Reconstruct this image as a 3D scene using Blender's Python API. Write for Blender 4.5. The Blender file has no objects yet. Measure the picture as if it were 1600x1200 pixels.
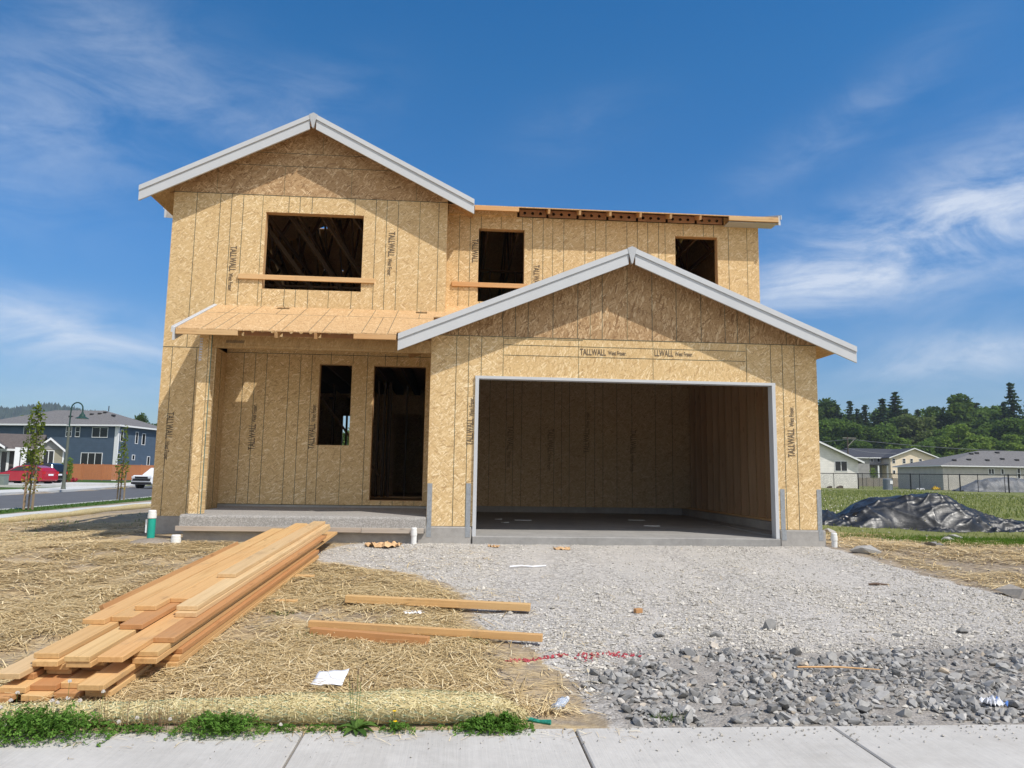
import bpy, bmesh, math, random
import numpy as np
from mathutils import Vector, Matrix, Euler, noise as mnoise
random.seed(7); RNG = np.random.default_rng(7)
scene = bpy.context.scene
COL = scene.collection
R = math.radians

# ---------------------------------------------------------------- camera
F = 1150.0
PITCH, YAW, ROLL = 0.12469, 0.07203, 0.01530
CAM = Vector((-0.2637, -11.8178, 0.9410))
fw = Vector((math.sin(YAW)*math.cos(PITCH), math.cos(YAW)*math.cos(PITCH), math.sin(PITCH)))
rt = Vector((math.cos(YAW), -math.sin(YAW), 0)); up = rt.cross(fw)
c_, s_ = math.cos(ROLL), math.sin(ROLL)
rt, up = c_*rt + s_*up, -s_*rt + c_*up
cam = bpy.data.cameras.new('camera'); camo = bpy.data.objects.new('camera', cam); COL.objects.link(camo)
cam.sensor_width = 36; cam.lens = 36*F/1600; cam.clip_end = 8000; cam.clip_start = 0.05
m = Matrix((rt, up, -fw)).transposed().to_4x4(); m.translation = CAM
camo.matrix_world = m; scene.camera = camo

def at(u, v, d):
    """point that stands d metres in front of the camera, towards photo position (u, v)"""
    return CAM + (fw + rt*(u-800)/F - up*(v-600)/F)*d

# ---------------------------------------------------------------- light
SUN = Vector((0.53, -0.50, 1.0)).normalized()
EL = math.asin(SUN.z); AZ = math.atan2(SUN.x, SUN.y)
sl = bpy.data.lights.new('sun', 'SUN'); sl.energy = 4.3; sl.angle = R(0.5); sl.color = (1.0, 0.955, 0.88)
so = bpy.data.objects.new('sun', sl); COL.objects.link(so)
so.rotation_euler = (-SUN).to_track_quat('-Z', 'Y').to_euler(); so.location = (20, -20, 40)
scene.view_settings.view_transform = 'Standard'; scene.view_settings.look = 'None'
scene.view_settings.exposure = 0.10; scene.view_settings.gamma = 1.0

# ---------------------------------------------------------------- node helpers
class NT:
    def __init__(s, tree): s.t = tree; s.n = tree.nodes; s.l = tree.links
    def new(s, typ, **kw):
        n = s.n.new(typ)
        for k, v in kw.items():
            if k in n.bl_rna.properties: setattr(n, k, v)
            else: n.inputs[k].default_value = v
        return n
    def link(s, a, b): s.l.new(a, b)
    def val(s, x, sock):
        if hasattr(x, 'is_output') or isinstance(x, bpy.types.NodeSocket): s.l.new(x, sock)
        else: sock.default_value = x
    def math(s, op, a, b=None, c=None, clamp=False):
        n = s.n.new('ShaderNodeMath'); n.operation = op; n.use_clamp = clamp
        s.val(a, n.inputs[0])
        if b is not None: s.val(b, n.inputs[1])
        if c is not None: s.val(c, n.inputs[2])
        return n.outputs[0]
    def mix(s, f, a, b, blend='MIX'):
        n = s.n.new('ShaderNodeMix'); n.data_type = 'RGBA'; n.blend_type = blend
        s.val(f, n.inputs[0])
        for x, k in ((a, 6), (b, 7)):
            if isinstance(x, tuple): n.inputs[k].default_value = (*x[:3], 1)
            else: s.l.new(x, n.inputs[k])
        return n.outputs[2]
    def ramp(s, f, stops, interp='LINEAR'):
        n = s.n.new('ShaderNodeValToRGB'); cr = n.color_ramp; cr.interpolation = interp
        while len(cr.elements) < len(stops): cr.elements.new(0.5)
        for e, (p, c) in zip(cr.elements, stops):
            e.position = p; e.color = (*c, 1) if isinstance(c, tuple) else (c, c, c, 1)
        s.l.new(f, n.inputs[0]); return n.outputs[0]
    def noise(s, vec, scale, detail=4, rough=0.55, dist=0.0):
        n = s.n.new('ShaderNodeTexNoise'); n.inputs['Scale'].default_value = scale
        n.inputs['Detail'].default_value = detail; n.inputs['Roughness'].default_value = rough
        n.inputs['Distortion'].default_value = dist
        if vec is not None: s.l.new(vec, n.inputs['Vector'])
        return n.outputs[0]
    def mapping(s, vec, scale=(1,1,1), rot=(0,0,0), loc=(0,0,0)):
        n = s.n.new('ShaderNodeMapping'); n.inputs['Scale'].default_value = scale
        n.inputs['Rotation'].default_value = rot; n.inputs['Location'].default_value = loc
        s.l.new(vec, n.inputs['Vector']); return n.outputs[0]
    def voronoi(s, vec, scale, feature='F1', rnd=1.0):
        n = s.n.new('ShaderNodeTexVoronoi'); n.feature = feature; n.inputs['Scale'].default_value = scale
        n.inputs['Randomness'].default_value = rnd
        s.l.new(vec, n.inputs['Vector']); return n
    def coord(s, kind='Object'):
        n = s.n.new('ShaderNodeTexCoord'); return n.outputs[kind]

MATS = {}
def mat(name):
    m = bpy.data.materials.new(name); m.use_nodes = True; t = NT(m.node_tree); t.n.clear()
    o = t.n.new('ShaderNodeOutputMaterial'); b = t.n.new('ShaderNodeBsdfPrincipled')
    t.l.new(b.outputs[0], o.inputs[0]); MATS[name] = m
    return m, t, b, o

def simple(name, col, rough=0.7, metal=0.0, var=0.12, scale=6.0, bump=0.0, spec=0.3, bscale=60):
    m, t, b, o = mat(name)
    v = t.coord('Object')
    n = t.noise(v, scale, 5, 0.6)
    lo = tuple(max(0, c*(1-var)) for c in col); hi = tuple(c*(1+var) for c in col)
    c = t.ramp(n, [(0.3, lo), (0.7, hi)])
    t.l.new(c, b.inputs['Base Color'])
    b.inputs['Roughness'].default_value = rough; b.inputs['Metallic'].default_value = metal
    b.inputs['Specular IOR Level'].default_value = spec
    if bump:
        bn = t.new('ShaderNodeBump', Strength=bump); bn.inputs['Distance'].default_value = 0.01
        t.l.new(t.noise(v, bscale, 4, 0.6), bn.inputs['Height']); t.l.new(bn.outputs[0], b.inputs['Normal'])
    return m

def osb(name, base, light, dark, contrast=1.0, axis='Y', flip=False, scale=1.0):
    """oriented strand board: overlapping stretched strands in several directions"""
    m, t, b, o = mat(name)
    v0 = t.coord('Object')
    wn = t.n.new('ShaderNodeTexNoise'); wn.inputs['Scale'].default_value = 3.0; wn.inputs['Detail'].default_value = 2
    t.l.new(v0, wn.inputs['Vector'])
    w = t.n.new('ShaderNodeVectorMath'); w.operation = 'MULTIPLY_ADD'
    t.l.new(wn.outputs[1], w.inputs[0]); w.inputs[1].default_value = (.035, .035, .035); t.l.new(v0, w.inputs[2])
    v = w.outputs[0]
    vals, cols = [], []
    angs = (0.25, -0.75, 1.05, 0.7) if not flip else (1.35, 0.6, 1.9, 1.2)
    for i, a in enumerate(angs):
        rot = (0, a, 0) if axis == 'Y' else ((0, 0, a) if axis == 'Z' else (a, 0, 0))
        sc = {'Y': (10, 1, 48), 'Z': (10, 48, 1), 'X': (1, 10, 48)}[axis]
        mp = t.mapping(v, rot=rot, loc=(i*3.1, i*1.7, i*5.3))
        mp = t.mapping(mp, scale=tuple(x*scale*(1+.18*i) for x in sc))
        vo = t.voronoi(mp, 1.0)
        sp = t.n.new('ShaderNodeSeparateColor'); t.l.new(vo.outputs['Color'], sp.inputs[0])
        vals.append(sp.outputs[0]); cols.append(sp.outputs[1])
    top, col = vals[0], cols[0]
    for vv, cc in zip(vals[1:], cols[1:]):
        g = t.math('GREATER_THAN', vv, top)
        mx = t.n.new('ShaderNodeMix'); t.l.new(g, mx.inputs[0]); t.l.new(col, mx.inputs[2]); t.l.new(cc, mx.inputs[3])
        col = mx.outputs[0]; top = t.math('MAXIMUM', top, vv)
    k = contrast
    lerp = lambda a, b, f: tuple(x+(y-x)*f for x, y in zip(a, b))
    c = t.ramp(col, [(0.0, lerp(base, dark, .75*k)), (0.12, lerp(base, dark, .38*k)), (0.35, lerp(base, dark, .12*k)), (0.6, base), (0.84, lerp(base, light, .35*k)), (1.0, lerp(base, light, min(1, k)))])
    # small dark flakes
    fl = t.mapping(v, rot=(0, .9, 0), scale=(40, 40, 90) if axis != 'Z' else (40, 90, 40))
    vf = t.voronoi(fl, 1.0); sp = t.n.new('ShaderNodeSeparateColor'); t.l.new(vf.outputs['Color'], sp.inputs[0])
    f = t.math('GREATER_THAN', sp.outputs[2], 0.955)
    c = t.mix(t.math('MULTIPLY', f, 0.55*min(1, k)), c, dark)
    big = t.noise(v0, 0.9, 3)
    c = t.mix(t.ramp(big, [(0.3, 0.0), (0.75, 0.22)]), c, lerp(base, dark, .45))
    spx = t.n.new('ShaderNodeSeparateXYZ'); t.l.new(v0, spx.inputs[0])
    pu = spx.outputs[{'Y': 0, 'Z': 0, 'X': 1}[axis]]
    wn2 = t.n.new('ShaderNodeTexWhiteNoise'); wn2.noise_dimensions = '1D'; t.l.new(t.math('FLOOR', t.math('DIVIDE', t.math('ADD', pu, 5.53), 1.22)), wn2.inputs['W'])
    c = t.mix(t.math('MULTIPLY', wn2.outputs['Value'], .16), c, lerp(base, dark, .55))
    t.l.new(c, b.inputs['Base Color']); b.inputs['Roughness'].default_value = 0.75
    b.inputs['Specular IOR Level'].default_value = 0.2
    bn = t.new('ShaderNodeBump', Strength=0.10); bn.inputs['Distance'].default_value = 0.003
    t.l.new(top, bn.inputs['Height']); t.l.new(bn.outputs[0], b.inputs['Normal'])
    return m

def wood(name, base, dark, rough=0.65, along='Y', rnd=0.35, warm=(0.60, 0.26, 0.085)):
    m, t, b, o = mat(name)
    v = t.coord('Object'); oi = t.n.new('ShaderNodeObjectInfo')
    off = t.n.new('ShaderNodeVectorMath'); off.operation = 'MULTIPLY_ADD'
    cb = t.n.new('ShaderNodeCombineXYZ')
    for i in range(3): t.l.new(oi.outputs['Random'], cb.inputs[i])
    t.l.new(cb.outputs[0], off.inputs[0]); off.inputs[1].default_value = (31, 17, 23); t.l.new(v, off.inputs[2])
    sc = {'X': (1.2, 34, 34), 'Y': (34, 1.2, 34), 'Z': (34, 34, 1.2)}[along]
    g = t.noise(t.mapping(off.outputs[0], scale=sc), 1.0, 4, 0.6, 0.6)
    c = t.ramp(g, [(0.25, dark), (0.5, base), (0.8, tuple(min(1, x*1.12) for x in base))])
    ks = {'X': (2.2, 9, 9), 'Y': (9, 2.2, 9), 'Z': (9, 9, 2.2)}[along]
    kn = t.voronoi(t.mapping(off.outputs[0], scale=ks), 1.0)
    kf = t.ramp(kn.outputs['Distance'], [(0.07, 1.0), (0.17, 0.0)])
    c = t.mix(t.math('MULTIPLY', kf, 0.55), c, tuple(x*.45 for x in dark))
    big = t.noise(off.outputs[0], 0.8, 2)
    c = t.mix(t.math('MULTIPLY', t.ramp(big, [(0.4, 0.0), (0.7, 1.0)]), rnd), c, warm)
    r2 = t.math('MULTIPLY', t.math('POWER', oi.outputs['Random'], 2.0), rnd*1.6, clamp=True)
    c = t.mix(r2, c, warm)
    r3 = t.math('FRACT', t.math('MULTIPLY', oi.outputs['Random'], 7.31)); c = t.mix(t.math('MULTIPLY', r3, .32), c, tuple(x*.62 for x in base))
    mud = t.ramp(t.noise(off.outputs[0], 2.3, 5, .7), [(0.60, 0.0), (0.72, 0.35)]); c = t.mix(mud, c, (.24, .17, .11))
    t.l.new(c, b.inputs['Base Color']); b.inputs['Roughness'].default_value = rough
    b.inputs['Specular IOR Level'].default_value = 0.25
    bn = t.new('ShaderNodeBump', Strength=0.15); bn.inputs['Distance'].default_value = 0.004
    t.l.new(g, bn.inputs['Height']); t.l.new(bn.outputs[0], b.inputs['Normal'])
    return m

def concrete(name, col, speck=0.0, stain=0.25, bump=0.2, scale=1.0, broom=False):
    m, t, b, o = mat(name)
    v = t.coord('Object')
    n1 = t.noise(v, 1.3*scale, 5, 0.6); n2 = t.noise(v, 14*scale, 5, 0.65); n3 = t.noise(v, 120*scale, 2)
    lo = tuple(c*(1-stain) for c in col); hi = tuple(min(1, c*(1+stain*.5)) for c in col)
    c = t.ramp(n1, [(0.3, lo), (0.65, hi)])
    c = t.mix(0.35, c, t.ramp(n2, [(0.35, lo), (0.65, hi)]))
    if speck:
        vo = t.voronoi(v, 75)
        sp = t.n.new('ShaderNodeSeparateColor'); t.l.new(vo.outputs['Color'], sp.inputs[0])
        c = t.mix(speck, c, t.ramp(sp.outputs[0], [(0.0, (0.05, 0.05, 0.05)), (0.5, (0.22, 0.21, 0.2)), (1.0, (0.6, 0.58, 0.55))]))
    h = n3
    if broom:
        br = t.noise(t.mapping(v, scale=(120, 2.5, 1)), 1.0, 2)
        c = t.mix(0.30, c, t.ramp(br, [(0.3, lo), (0.7, hi)])); h = br
        st = t.ramp(t.noise(v, 0.9, 7, 0.72, 0.9), [(0.48, 0.0), (0.72, 0.38)])
        c = t.mix(st, c, (0.30, 0.27, 0.23))
        sp2 = t.ramp(t.noise(v, 55, 1), [(0.76, 0.0), (0.80, 0.55)])
        c = t.mix(sp2, c, (0.12, 0.11, 0.1))
    t.l.new(c, b.inputs['Base Color']); b.inputs['Roughness'].default_value = 0.85
    b.inputs['Specular IOR Level'].default_value = 0.25
    bn = t.new('ShaderNodeBump', Strength=bump); bn.inputs['Distance'].default_value = 0.004
    t.l.new(h, bn.inputs['Height']); t.l.new(bn.outputs[0], b.inputs['Normal'])
    return m

def leafmat(name, lo, hi, trans=0.3, attr=True, tint=0.25):
    m, t, b, o = mat(name)
    oi = t.n.new('ShaderNodeObjectInfo')
    a = t.n.new('ShaderNodeAttribute'); a.attribute_name = 'rnd'
    c = t.ramp(a.outputs['Fac'], [(0.0, lo), (0.6, tuple((x+y)/2 for x, y in zip(lo, hi))), (1.0, hi)])
    c = t.mix(t.math('MULTIPLY', oi.outputs['Random'], tint), c, tuple(x*.55 for x in lo))
    d = t.n.new('ShaderNodeBsdfDiffuse'); tr = t.n.new('ShaderNodeBsdfTranslucent'); gl = t.new('ShaderNodeBsdfGlossy', Roughness=0.45)
    t.l.new(c, d.inputs[0])
    c2 = t.mix(0.5, c, (0.20, 0.30, 0.03)); t.l.new(c2, tr.inputs[0])
    x = t.n.new('ShaderNodeMixShader'); x.inputs[0].default_value = trans
    t.l.new(d.outputs[0], x.inputs[1]); t.l.new(tr.outputs[0], x.inputs[2])
    y = t.n.new('ShaderNodeMixShader'); y.inputs[0].default_value = 0.0
    t.l.new(x.outputs[0], y.inputs[1]); t.l.new(gl.outputs[0], y.inputs[2])
    t.n.remove(b); t.l.new(y.outputs[0], o.inputs[0])
    return m

def rndmat(name, stops, rough=0.85, spec=0.2, noisy=0.0, nscale=20):
    m, t, b, o = mat(name)
    a = t.n.new('ShaderNodeAttribute'); a.attribute_name = 'rnd'
    c = t.ramp(a.outputs['Fac'], stops)
    if noisy:
        n = t.noise(t.coord('Object'), nscale, 4, 0.65)
        c = t.mix(t.math('MULTIPLY', t.ramp(n, [(0.3, 1.0), (0.65, 0.0)]), noisy), c, (0.06, 0.06, 0.06))
    t.l.new(c, b.inputs['Base Color']); b.inputs['Roughness'].default_value = rough
    b.inputs['Specular IOR Level'].default_value = spec
    return m

# ---------------------------------------------------------------- mesh helpers
class MB:
    """collects boxes, bars, tubes and polygons; build() links them as one mesh object"""
    def __init__(s): s.v = []; s.f = []; s.mi = []
    def add(s, vs, fs, mi=0):
        k = len(s.v); s.v += [tuple(v) for v in vs]; s.f += [tuple(k+i for i in f) for f in fs]; s.mi += [mi]*len(fs); return s
    def box(s, x0, x1, y0, y1, z0, z1, mi=0):
        vs = [(x, y, z) for x in (x0, x1) for y in (y0, y1) for z in (z0, z1)]
        return s.add(vs, [(0,1,3,2),(4,6,7,5),(0,4,5,1),(2,3,7,6),(0,2,6,4),(1,5,7,3)], mi)
    def bar(s, a, b, w, h, upv=(0,0,1), mi=0):
        """bar from a to b, w sideways, h along up"""
        a, b = Vector(a), Vector(b); d = (b-a).normalized(); sd = d.cross(Vector(upv))
        if sd.length < 1e-6: sd = d.cross(Vector((0,1,0)))
        sd.normalize(); u = sd.cross(d).normalized()
        vs = []
        for p in (a, b):
            for i, j in ((-1,-1),(1,-1),(1,1),(-1,1)): vs.append(p + sd*(w/2*i) + u*(h/2*j))
        return s.add(vs, [(0,1,2,3),(7,6,5,4),(0,4,5,1),(1,5,6,2),(2,6,7,3),(3,7,4,0)], mi)
    def tube(s, pts, rad, n=10, mi=0, cap=True):
        pts = [Vector(p) for p in pts]; k = len(s.v)
        rad = rad if isinstance(rad, (list, tuple)) else [rad]*len(pts)
        prev = None
        for i, p in enumerate(pts):
            d = (pts[min(i+1, len(pts)-1)] - pts[max(i-1, 0)]).normalized()
            if prev is None:
                a = d.cross(Vector((0,0,1)));
                if a.length < 1e-3: a = d.cross(Vector((0,1,0)))
            else: a = prev - d*prev.dot(d)
            a.normalize(); prev = a; bb = d.cross(a)
            for j in range(n):
                t = 2*math.pi*j/n; s.v.append(tuple(p + (a*math.cos(t) + bb*math.sin(t))*rad[i]))
        for i in range(len(pts)-1):
            for j in range(n):
                s.f.append((k+i*n+j, k+i*n+(j+1)%n, k+(i+1)*n+(j+1)%n, k+(i+1)*n+j)); s.mi.append(mi)
        if cap:
            s.f.append(tuple(k+j for j in reversed(range(n)))); s.mi.append(mi)
            s.f.append(tuple(k+(len(pts)-1)*n+j for j in range(n))); s.mi.append(mi)
        return s
    def prism(s, poly, axis, a, b, mi=0):
        """extrude a 2-D polygon along axis from a to b: axis Y -> poly (x,z), X -> (y,z), Z -> (x,y)"""
        n = len(poly)
        def P(p, t): return {'Y': (p[0], t, p[1]), 'X': (t, p[0], p[1]), 'Z': (p[0], p[1], t)}[axis]
        vs = [P(p, a) for p in poly] + [P(p, b) for p in poly]
        fs = [tuple(range(n)), tuple(range(2*n-1, n-1, -1))] + [(i, n+i, n+(i+1) % n, (i+1) % n) for i in range(n)]
        return s.add(vs, fs, mi)
    def wall(s, axis, u0, u1, z0, z1, t0, t1, holes=(), mi=0):
        """solid wall with rectangular through holes; axis Y: u=x, faces at y=t0 and t1; axis X: u=y"""
        us = sorted({u0, u1, *[h[0] for h in holes], *[h[1] for h in holes]}); us = [u for u in us if u0 <= u <= u1]
        zs = sorted({z0, z1, *[h[2] for h in holes], *[h[3] for h in holes]}); zs = [z for z in zs if z0 <= z <= z1]
        P = (lambda u, t, z: (u, t, z)) if axis == 'Y' else ((lambda u, t, z: (t, u, z)) if axis == 'X' else (lambda u, t, z: (u, z, t)))
        solid = lambda i, j: 0 <= i < len(us)-1 and 0 <= j < len(zs)-1 and not any(h[0]-1e-6 <= us[i] and us[i+1] <= h[1]+1e-6 and h[2]-1e-6 <= zs[j] and zs[j+1] <= h[3]+1e-6 for h in holes)
        for i in range(len(us)-1):
            for j in range(len(zs)-1):
                if not solid(i, j): continue
                a, b, c, d = us[i], us[i+1], zs[j], zs[j+1]
                for t in (t0, t1): s.add([P(a,t,c), P(b,t,c), P(b,t,d), P(a,t,d)], [(0,1,2,3)], mi)
                if not solid(i-1, j): s.add([P(a,t0,c), P(a,t1,c), P(a,t1,d), P(a,t0,d)], [(0,1,2,3)], mi)
                if not solid(i+1, j): s.add([P(b,t0,c), P(b,t1,c), P(b,t1,d), P(b,t0,d)], [(0,1,2,3)], mi)
                if not solid(i, j-1): s.add([P(a,t0,c), P(b,t0,c), P(b,t1,c), P(a,t1,c)], [(0,1,2,3)], mi)
                if not solid(i, j+1): s.add([P(a,t0,d), P(b,t0,d), P(b,t1,d), P(a,t1,d)], [(0,1,2,3)], mi)
        return s
    def sphere(s, c, r, n=10, k=7, mi=0, sc=(1,1,1)):
        vs, fs = [], []
        for i in range(k+1):
            th = math.pi*i/k
            for j in range(n):
                ph = 2*math.pi*j/n
                vs.append((c[0]+r*sc[0]*math.sin(th)*math.cos(ph), c[1]+r*sc[1]*math.sin(th)*math.sin(ph), c[2]+r*sc[2]*math.cos(th)))
        for i in range(k):
            for j in range(n): fs.append((i*n+j, (i+1)*n+j, (i+1)*n+(j+1)%n, i*n+(j+1)%n))
        return s.add(vs, fs, mi)
    def mesh(s, name, mats, smooth=False, bevel=0.0, recalc=True):
        me = bpy.data.meshes.new(name); me.from_pydata(s.v, [], s.f)
        for mm in (mats if isinstance(mats, (list, tuple)) else [mats]): me.materials.append(mm)
        me.polygons.foreach_set('material_index', s.mi)
        if recalc or bevel:
            bm = bmesh.new(); bm.from_mesh(me)
            bmesh.ops.remove_doubles(bm, verts=bm.verts, dist=1e-5)
            bmesh.ops.recalc_face_normals(bm, faces=bm.faces)
            if bevel: bmesh.ops.bevel(bm, geom=[e for e in bm.edges if len(e.link_faces) == 2 and e.calc_face_angle(0) > 0.5], offset=bevel, segments=1, affect='EDGES', clamp_overlap=True)
            bm.to_mesh(me); bm.free()
        me.polygons.foreach_set('use_smooth', [bool(smooth)]*len(me.polygons))
        me.update(); return me
    def build(s, name, mats, parent=None, smooth=False, bevel=0.0, loc=None, recalc=True):
        me = s.mesh(name, mats, smooth, bevel, recalc); o = bpy.data.objects.new(name, me); COL.objects.link(o)
        if parent is not None: o.parent = parent
        if loc is not None: o.location = loc
        return o

def npmesh(name, verts, faces, mats, rnd=None, smooth=False):
    """large mesh from numpy arrays, all faces with the same number of corners"""
    me = bpy.data.meshes.new(name); n, k = faces.shape
    me.vertices.add(len(verts)); me.vertices.foreach_set('co', verts.astype(np.float32).ravel())
    me.loops.add(n*k); me.loops.foreach_set('vertex_index', faces.astype(np.int32).ravel())
    me.polygons.add(n); me.polygons.foreach_set('loop_start', np.arange(0, n*k, k, dtype=np.int32))
    me.polygons.foreach_set('use_smooth', np.full(n, bool(smooth)))
    if rnd is not None:
        a = me.attributes.new('rnd', 'FLOAT', 'POINT'); a.data.foreach_set('value', rnd.astype(np.float32))
    for mm in (mats if isinstance(mats, (list, tuple)) else [mats]): me.materials.append(mm)
    me.update(calc_edges=True); me.validate(); return me

def link(name, me, parent=None, loc=None):
    o = bpy.data.objects.new(name, me); COL.objects.link(o)
    if parent is not None: o.parent = parent
    if loc is not None: o.location = loc
    return o
def tag(o, label=None, cat=None, group=None, kind=None):
    if label: o['label'] = label
    if cat: o['category'] = cat
    if group: o['group'] = group
    if kind: o['kind'] = kind
    return o
def thing(name, label, cat, loc=(0,0,0), rz=0.0, group=None):
    o = bpy.data.objects.new(name, None); COL.objects.link(o); o.location = loc; o.rotation_euler = (0,0,rz)
    o.empty_display_size = 0.2
    return tag(o, label, cat, group)
def struct(o): o['kind'] = 'structure'; return o
def dup(root, loc, rz=0.0, scale=None, label=None, group=None):
    r = root.copy(); COL.objects.link(r); r.location = loc; r.rotation_euler = (0,0,rz)
    if scale is not None: r.scale = scale if isinstance(scale, (tuple, list)) else (scale,)*3
    if label: r['label'] = label
    if group: r['group'] = group
    for ch in list(root.children):
        c = ch.copy(); COL.objects.link(c); c.parent = r
        for g in list(ch.children):
            d = g.copy(); COL.objects.link(d); d.parent = c
    return r
def text_part(string, size, mt, parent, M, name='printed_stamp', narrow=0.58):
    cu = bpy.data.curves.new('stamp_text', 'FONT'); cu.body = string; cu.size = size; cu.offset = .003*size/.165
    tmp = bpy.data.objects.new('tmp', cu); COL.objects.link(tmp)
    dg = bpy.context.evaluated_depsgraph_get(); dg.update()
    me = bpy.data.meshes.new_from_object(tmp.evaluated_get(dg)); bpy.data.objects.remove(tmp)
    me.transform(M @ Matrix.Diagonal((narrow, 1, 1, 1))); me.materials.clear(); me.materials.append(mt)
    me.name = name; o = bpy.data.objects.new(name, me); COL.objects.link(o); o.parent = parent
    return o

def sstep(a, b, x):
    t = np.clip((np.asarray(x, float)-a)/(b-a), 0, 1); return t*t*(3-2*t)

# ---------------------------------------------------------------- sky
w = bpy.data.worlds.new('World'); scene.world = w; w.use_nodes = True
t = NT(w.node_tree); t.n.clear()
wo = t.n.new('ShaderNodeOutputWorld'); bg = t.n.new('ShaderNodeBackground'); t.l.new(bg.outputs[0], wo.inputs[0])
sky = t.n.new('ShaderNodeTexSky'); sky.sky_type = 'NISHITA'; sky.sun_disc = False
sky.sun_elevation = EL; sky.sun_rotation = AZ; sky.altitude = 200; sky.air_density = 1.15; sky.dust_density = 0.35; sky.ozone_density = 2.0
hs = t.n.new('ShaderNodeHueSaturation'); hs.inputs['Saturation'].default_value = 1.46; hs.inputs['Value'].default_value = 1.14
t.l.new(sky.outputs[0], hs.inputs['Color'])
dirv = t.coord('Generated')
sp = t.n.new('ShaderNodeSeparateXYZ'); t.l.new(dirv, sp.inputs[0])
az = t.math('ARCTAN2', sp.outputs[0], sp.outputs[1]); el = t.math('ARCSINE', sp.outputs[2])
cv = t.n.new('ShaderNodeCombineXYZ'); t.l.new(az, cv.inputs[0]); t.l.new(el, cv.inputs[1])
def blob(a, e, sa, se, tilt, wgt):
    da = t.math('SUBTRACT', az, a); de = t.math('SUBTRACT', el, e)
    c, s = math.cos(tilt), math.sin(tilt)
    p = t.math('ADD', t.math('MULTIPLY', da, c/sa), t.math('MULTIPLY', de, s/sa))
    q = t.math('ADD', t.math('MULTIPLY', da, -s/se), t.math('MULTIPLY', de, c/se))
    r2 = t.math('ADD', t.math('MULTIPLY', p, p), t.math('MULTIPLY', q, q))
    return t.math('MULTIPLY', t.math('POWER', 2.718, t.math('MULTIPLY', r2, -1.0)), wgt)
def azel(u, v):
    d = (fw + rt*(u-800)/F - up*(v-600)/F).normalized(); return math.atan2(d.x, d.y), math.asin(d.z)
cov = None
for (u, v, sa, se, tl, wg) in [(20, 200, .19, .10, .5, .44), (230, 90, .13, .05, -.5, .24), (470, 175, .11, .05, .3, .26), (90, 525, .15, .030, -.1, 1.15), (60, 470, .10, .02, .0, .25),
                               (1390, 375, .16, .05, .22, 1.0), (1570, 330, .13, .08, .35, .75), (1290, 440, .12, .035, .1, .9), (1560, 545, .10, .022, -.05, 1.0), (1440, 575, .08, .012, .0, .5),
                               (1320, 190, .14, .03, .45, .30), (100, 600, .4, .05, 0, .28), (1500, 600, .4, .05, 0, .18), (900, 200, .1, .04, .3, .10)]:
    a, e = azel(u, v); bb = blob(a, e, sa, se, tl, wg)
    cov = bb if cov is None else t.math('ADD', cov, bb)
n1 = t.noise(t.mapping(cv.outputs[0], scale=(3.2, 8.5, 1), rot=(0, 0, -.35)), 1.6, 8, 0.62, 0.9)
n2 = t.noise(t.mapping(cv.outputs[0], scale=(9, 26, 1), rot=(0, 0, -.45)), 1.2, 6, 0.65, 0.6)
nn = t.math('ADD', t.math('MULTIPLY', n1, 0.72), t.math('MULTIPLY', n2, 0.28))
dens = t.math('MULTIPLY', t.ramp(nn, [(0.30, 0.0), (0.74, 1.0)], 'EASE'), cov, clamp=True)
dens = t.math('MULTIPLY', dens, 0.74)
# unseen bright cloud bank, added behind the camera to fill the shaded front
n3 = t.noise(dirv, 2.6, 5, 0.55)
rear = t.math('MULTIPLY', t.ramp(t.math('MULTIPLY', sp.outputs[1], -1.0), [(0.12, 0.0), (0.42, 1.0)]), t.ramp(n3, [(0.40, 0.12), (0.58, 0.95)]))
rear = t.math('MULTIPLY', rear, t.ramp(sp.outputs[2], [(0.0, 0.6), (0.12, 1.0), (0.7, 1.0), (0.9, 0.3)]))
dens = t.math('MAXIMUM', dens, rear)
low = t.ramp(sp.outputs[2], [(0.0, (.42, .50, .66)), (0.10, (.50, .63, .82)), (0.28, (.72, .86, 1.0)), (0.5, (.95, .97, 1.0))])
base = t.mix(1.0, hs.outputs[0], low, 'MULTIPLY')
ccol = t.mix(rear, (7.4, 7.9, 8.7), (11.5, 11.3, 11.0))
mixc = t.mix(dens, base, ccol)
t.l.new(mixc, bg.inputs['Color']); bg.inputs['Strength'].default_value = 0.105

# ---------------------------------------------------------------- terrain
def road_near(y): return np.interp(y, [-14, 14, 27, 45, 70, 120], [-15.9, -15.9, -16.6, -18.6, -22.5, -34])
def road_far(y): return np.interp(y, [-14, 15, 28, 45, 60, 85, 120], [-25.4, -25.4, -25.9, -27.6, -30.6, -36.5, -48])
def gz(x, y):
    """height of the ground"""
    x = np.asarray(x, float); y = np.asarray(y, float)
    front = -.62 + .5*np.clip((y+6.9)/6.7, 0, 1)
    left = -.12 - .23*sstep(4.7, 9.0, -x) - .12*sstep(10, 13, -x) + .22*sstep(30, 60, -x)*1.0
    right = -.12 + .0030*np.clip(y-4, 0, 80) - .12*sstep(7, 12, x)*sstep(0, 6, y)*(1-sstep(20, 60, y))
    back = np.where(x < 0, left, right)
    z = np.minimum(front, back)
    k = sstep(-.2, 3, y); z = np.where(y < -.2, z, front*(1-k)+back*k if False else back)
    z = np.where(y < -.2, np.minimum(front, back), z)
    rn, rf = road_near(y), road_far(y)
    road = sstep(0, .05, rn-x)*sstep(0, .05, x-rf)
    z = z - .14*road
    z = z - .03*sstep(-6.96, -6.98, y) * 0
    return z
def g1(x, y): return float(gz(x, y))
def bump(x, y):
    """clods, ruts and footprints of the building lot"""
    return .035*mnoise.noise((x*.8, y*.8, 1)) + .026*mnoise.noise((x*2.7, y*2.7, 5)) + .014*mnoise.noise((x*7, y*7, 9))

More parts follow.
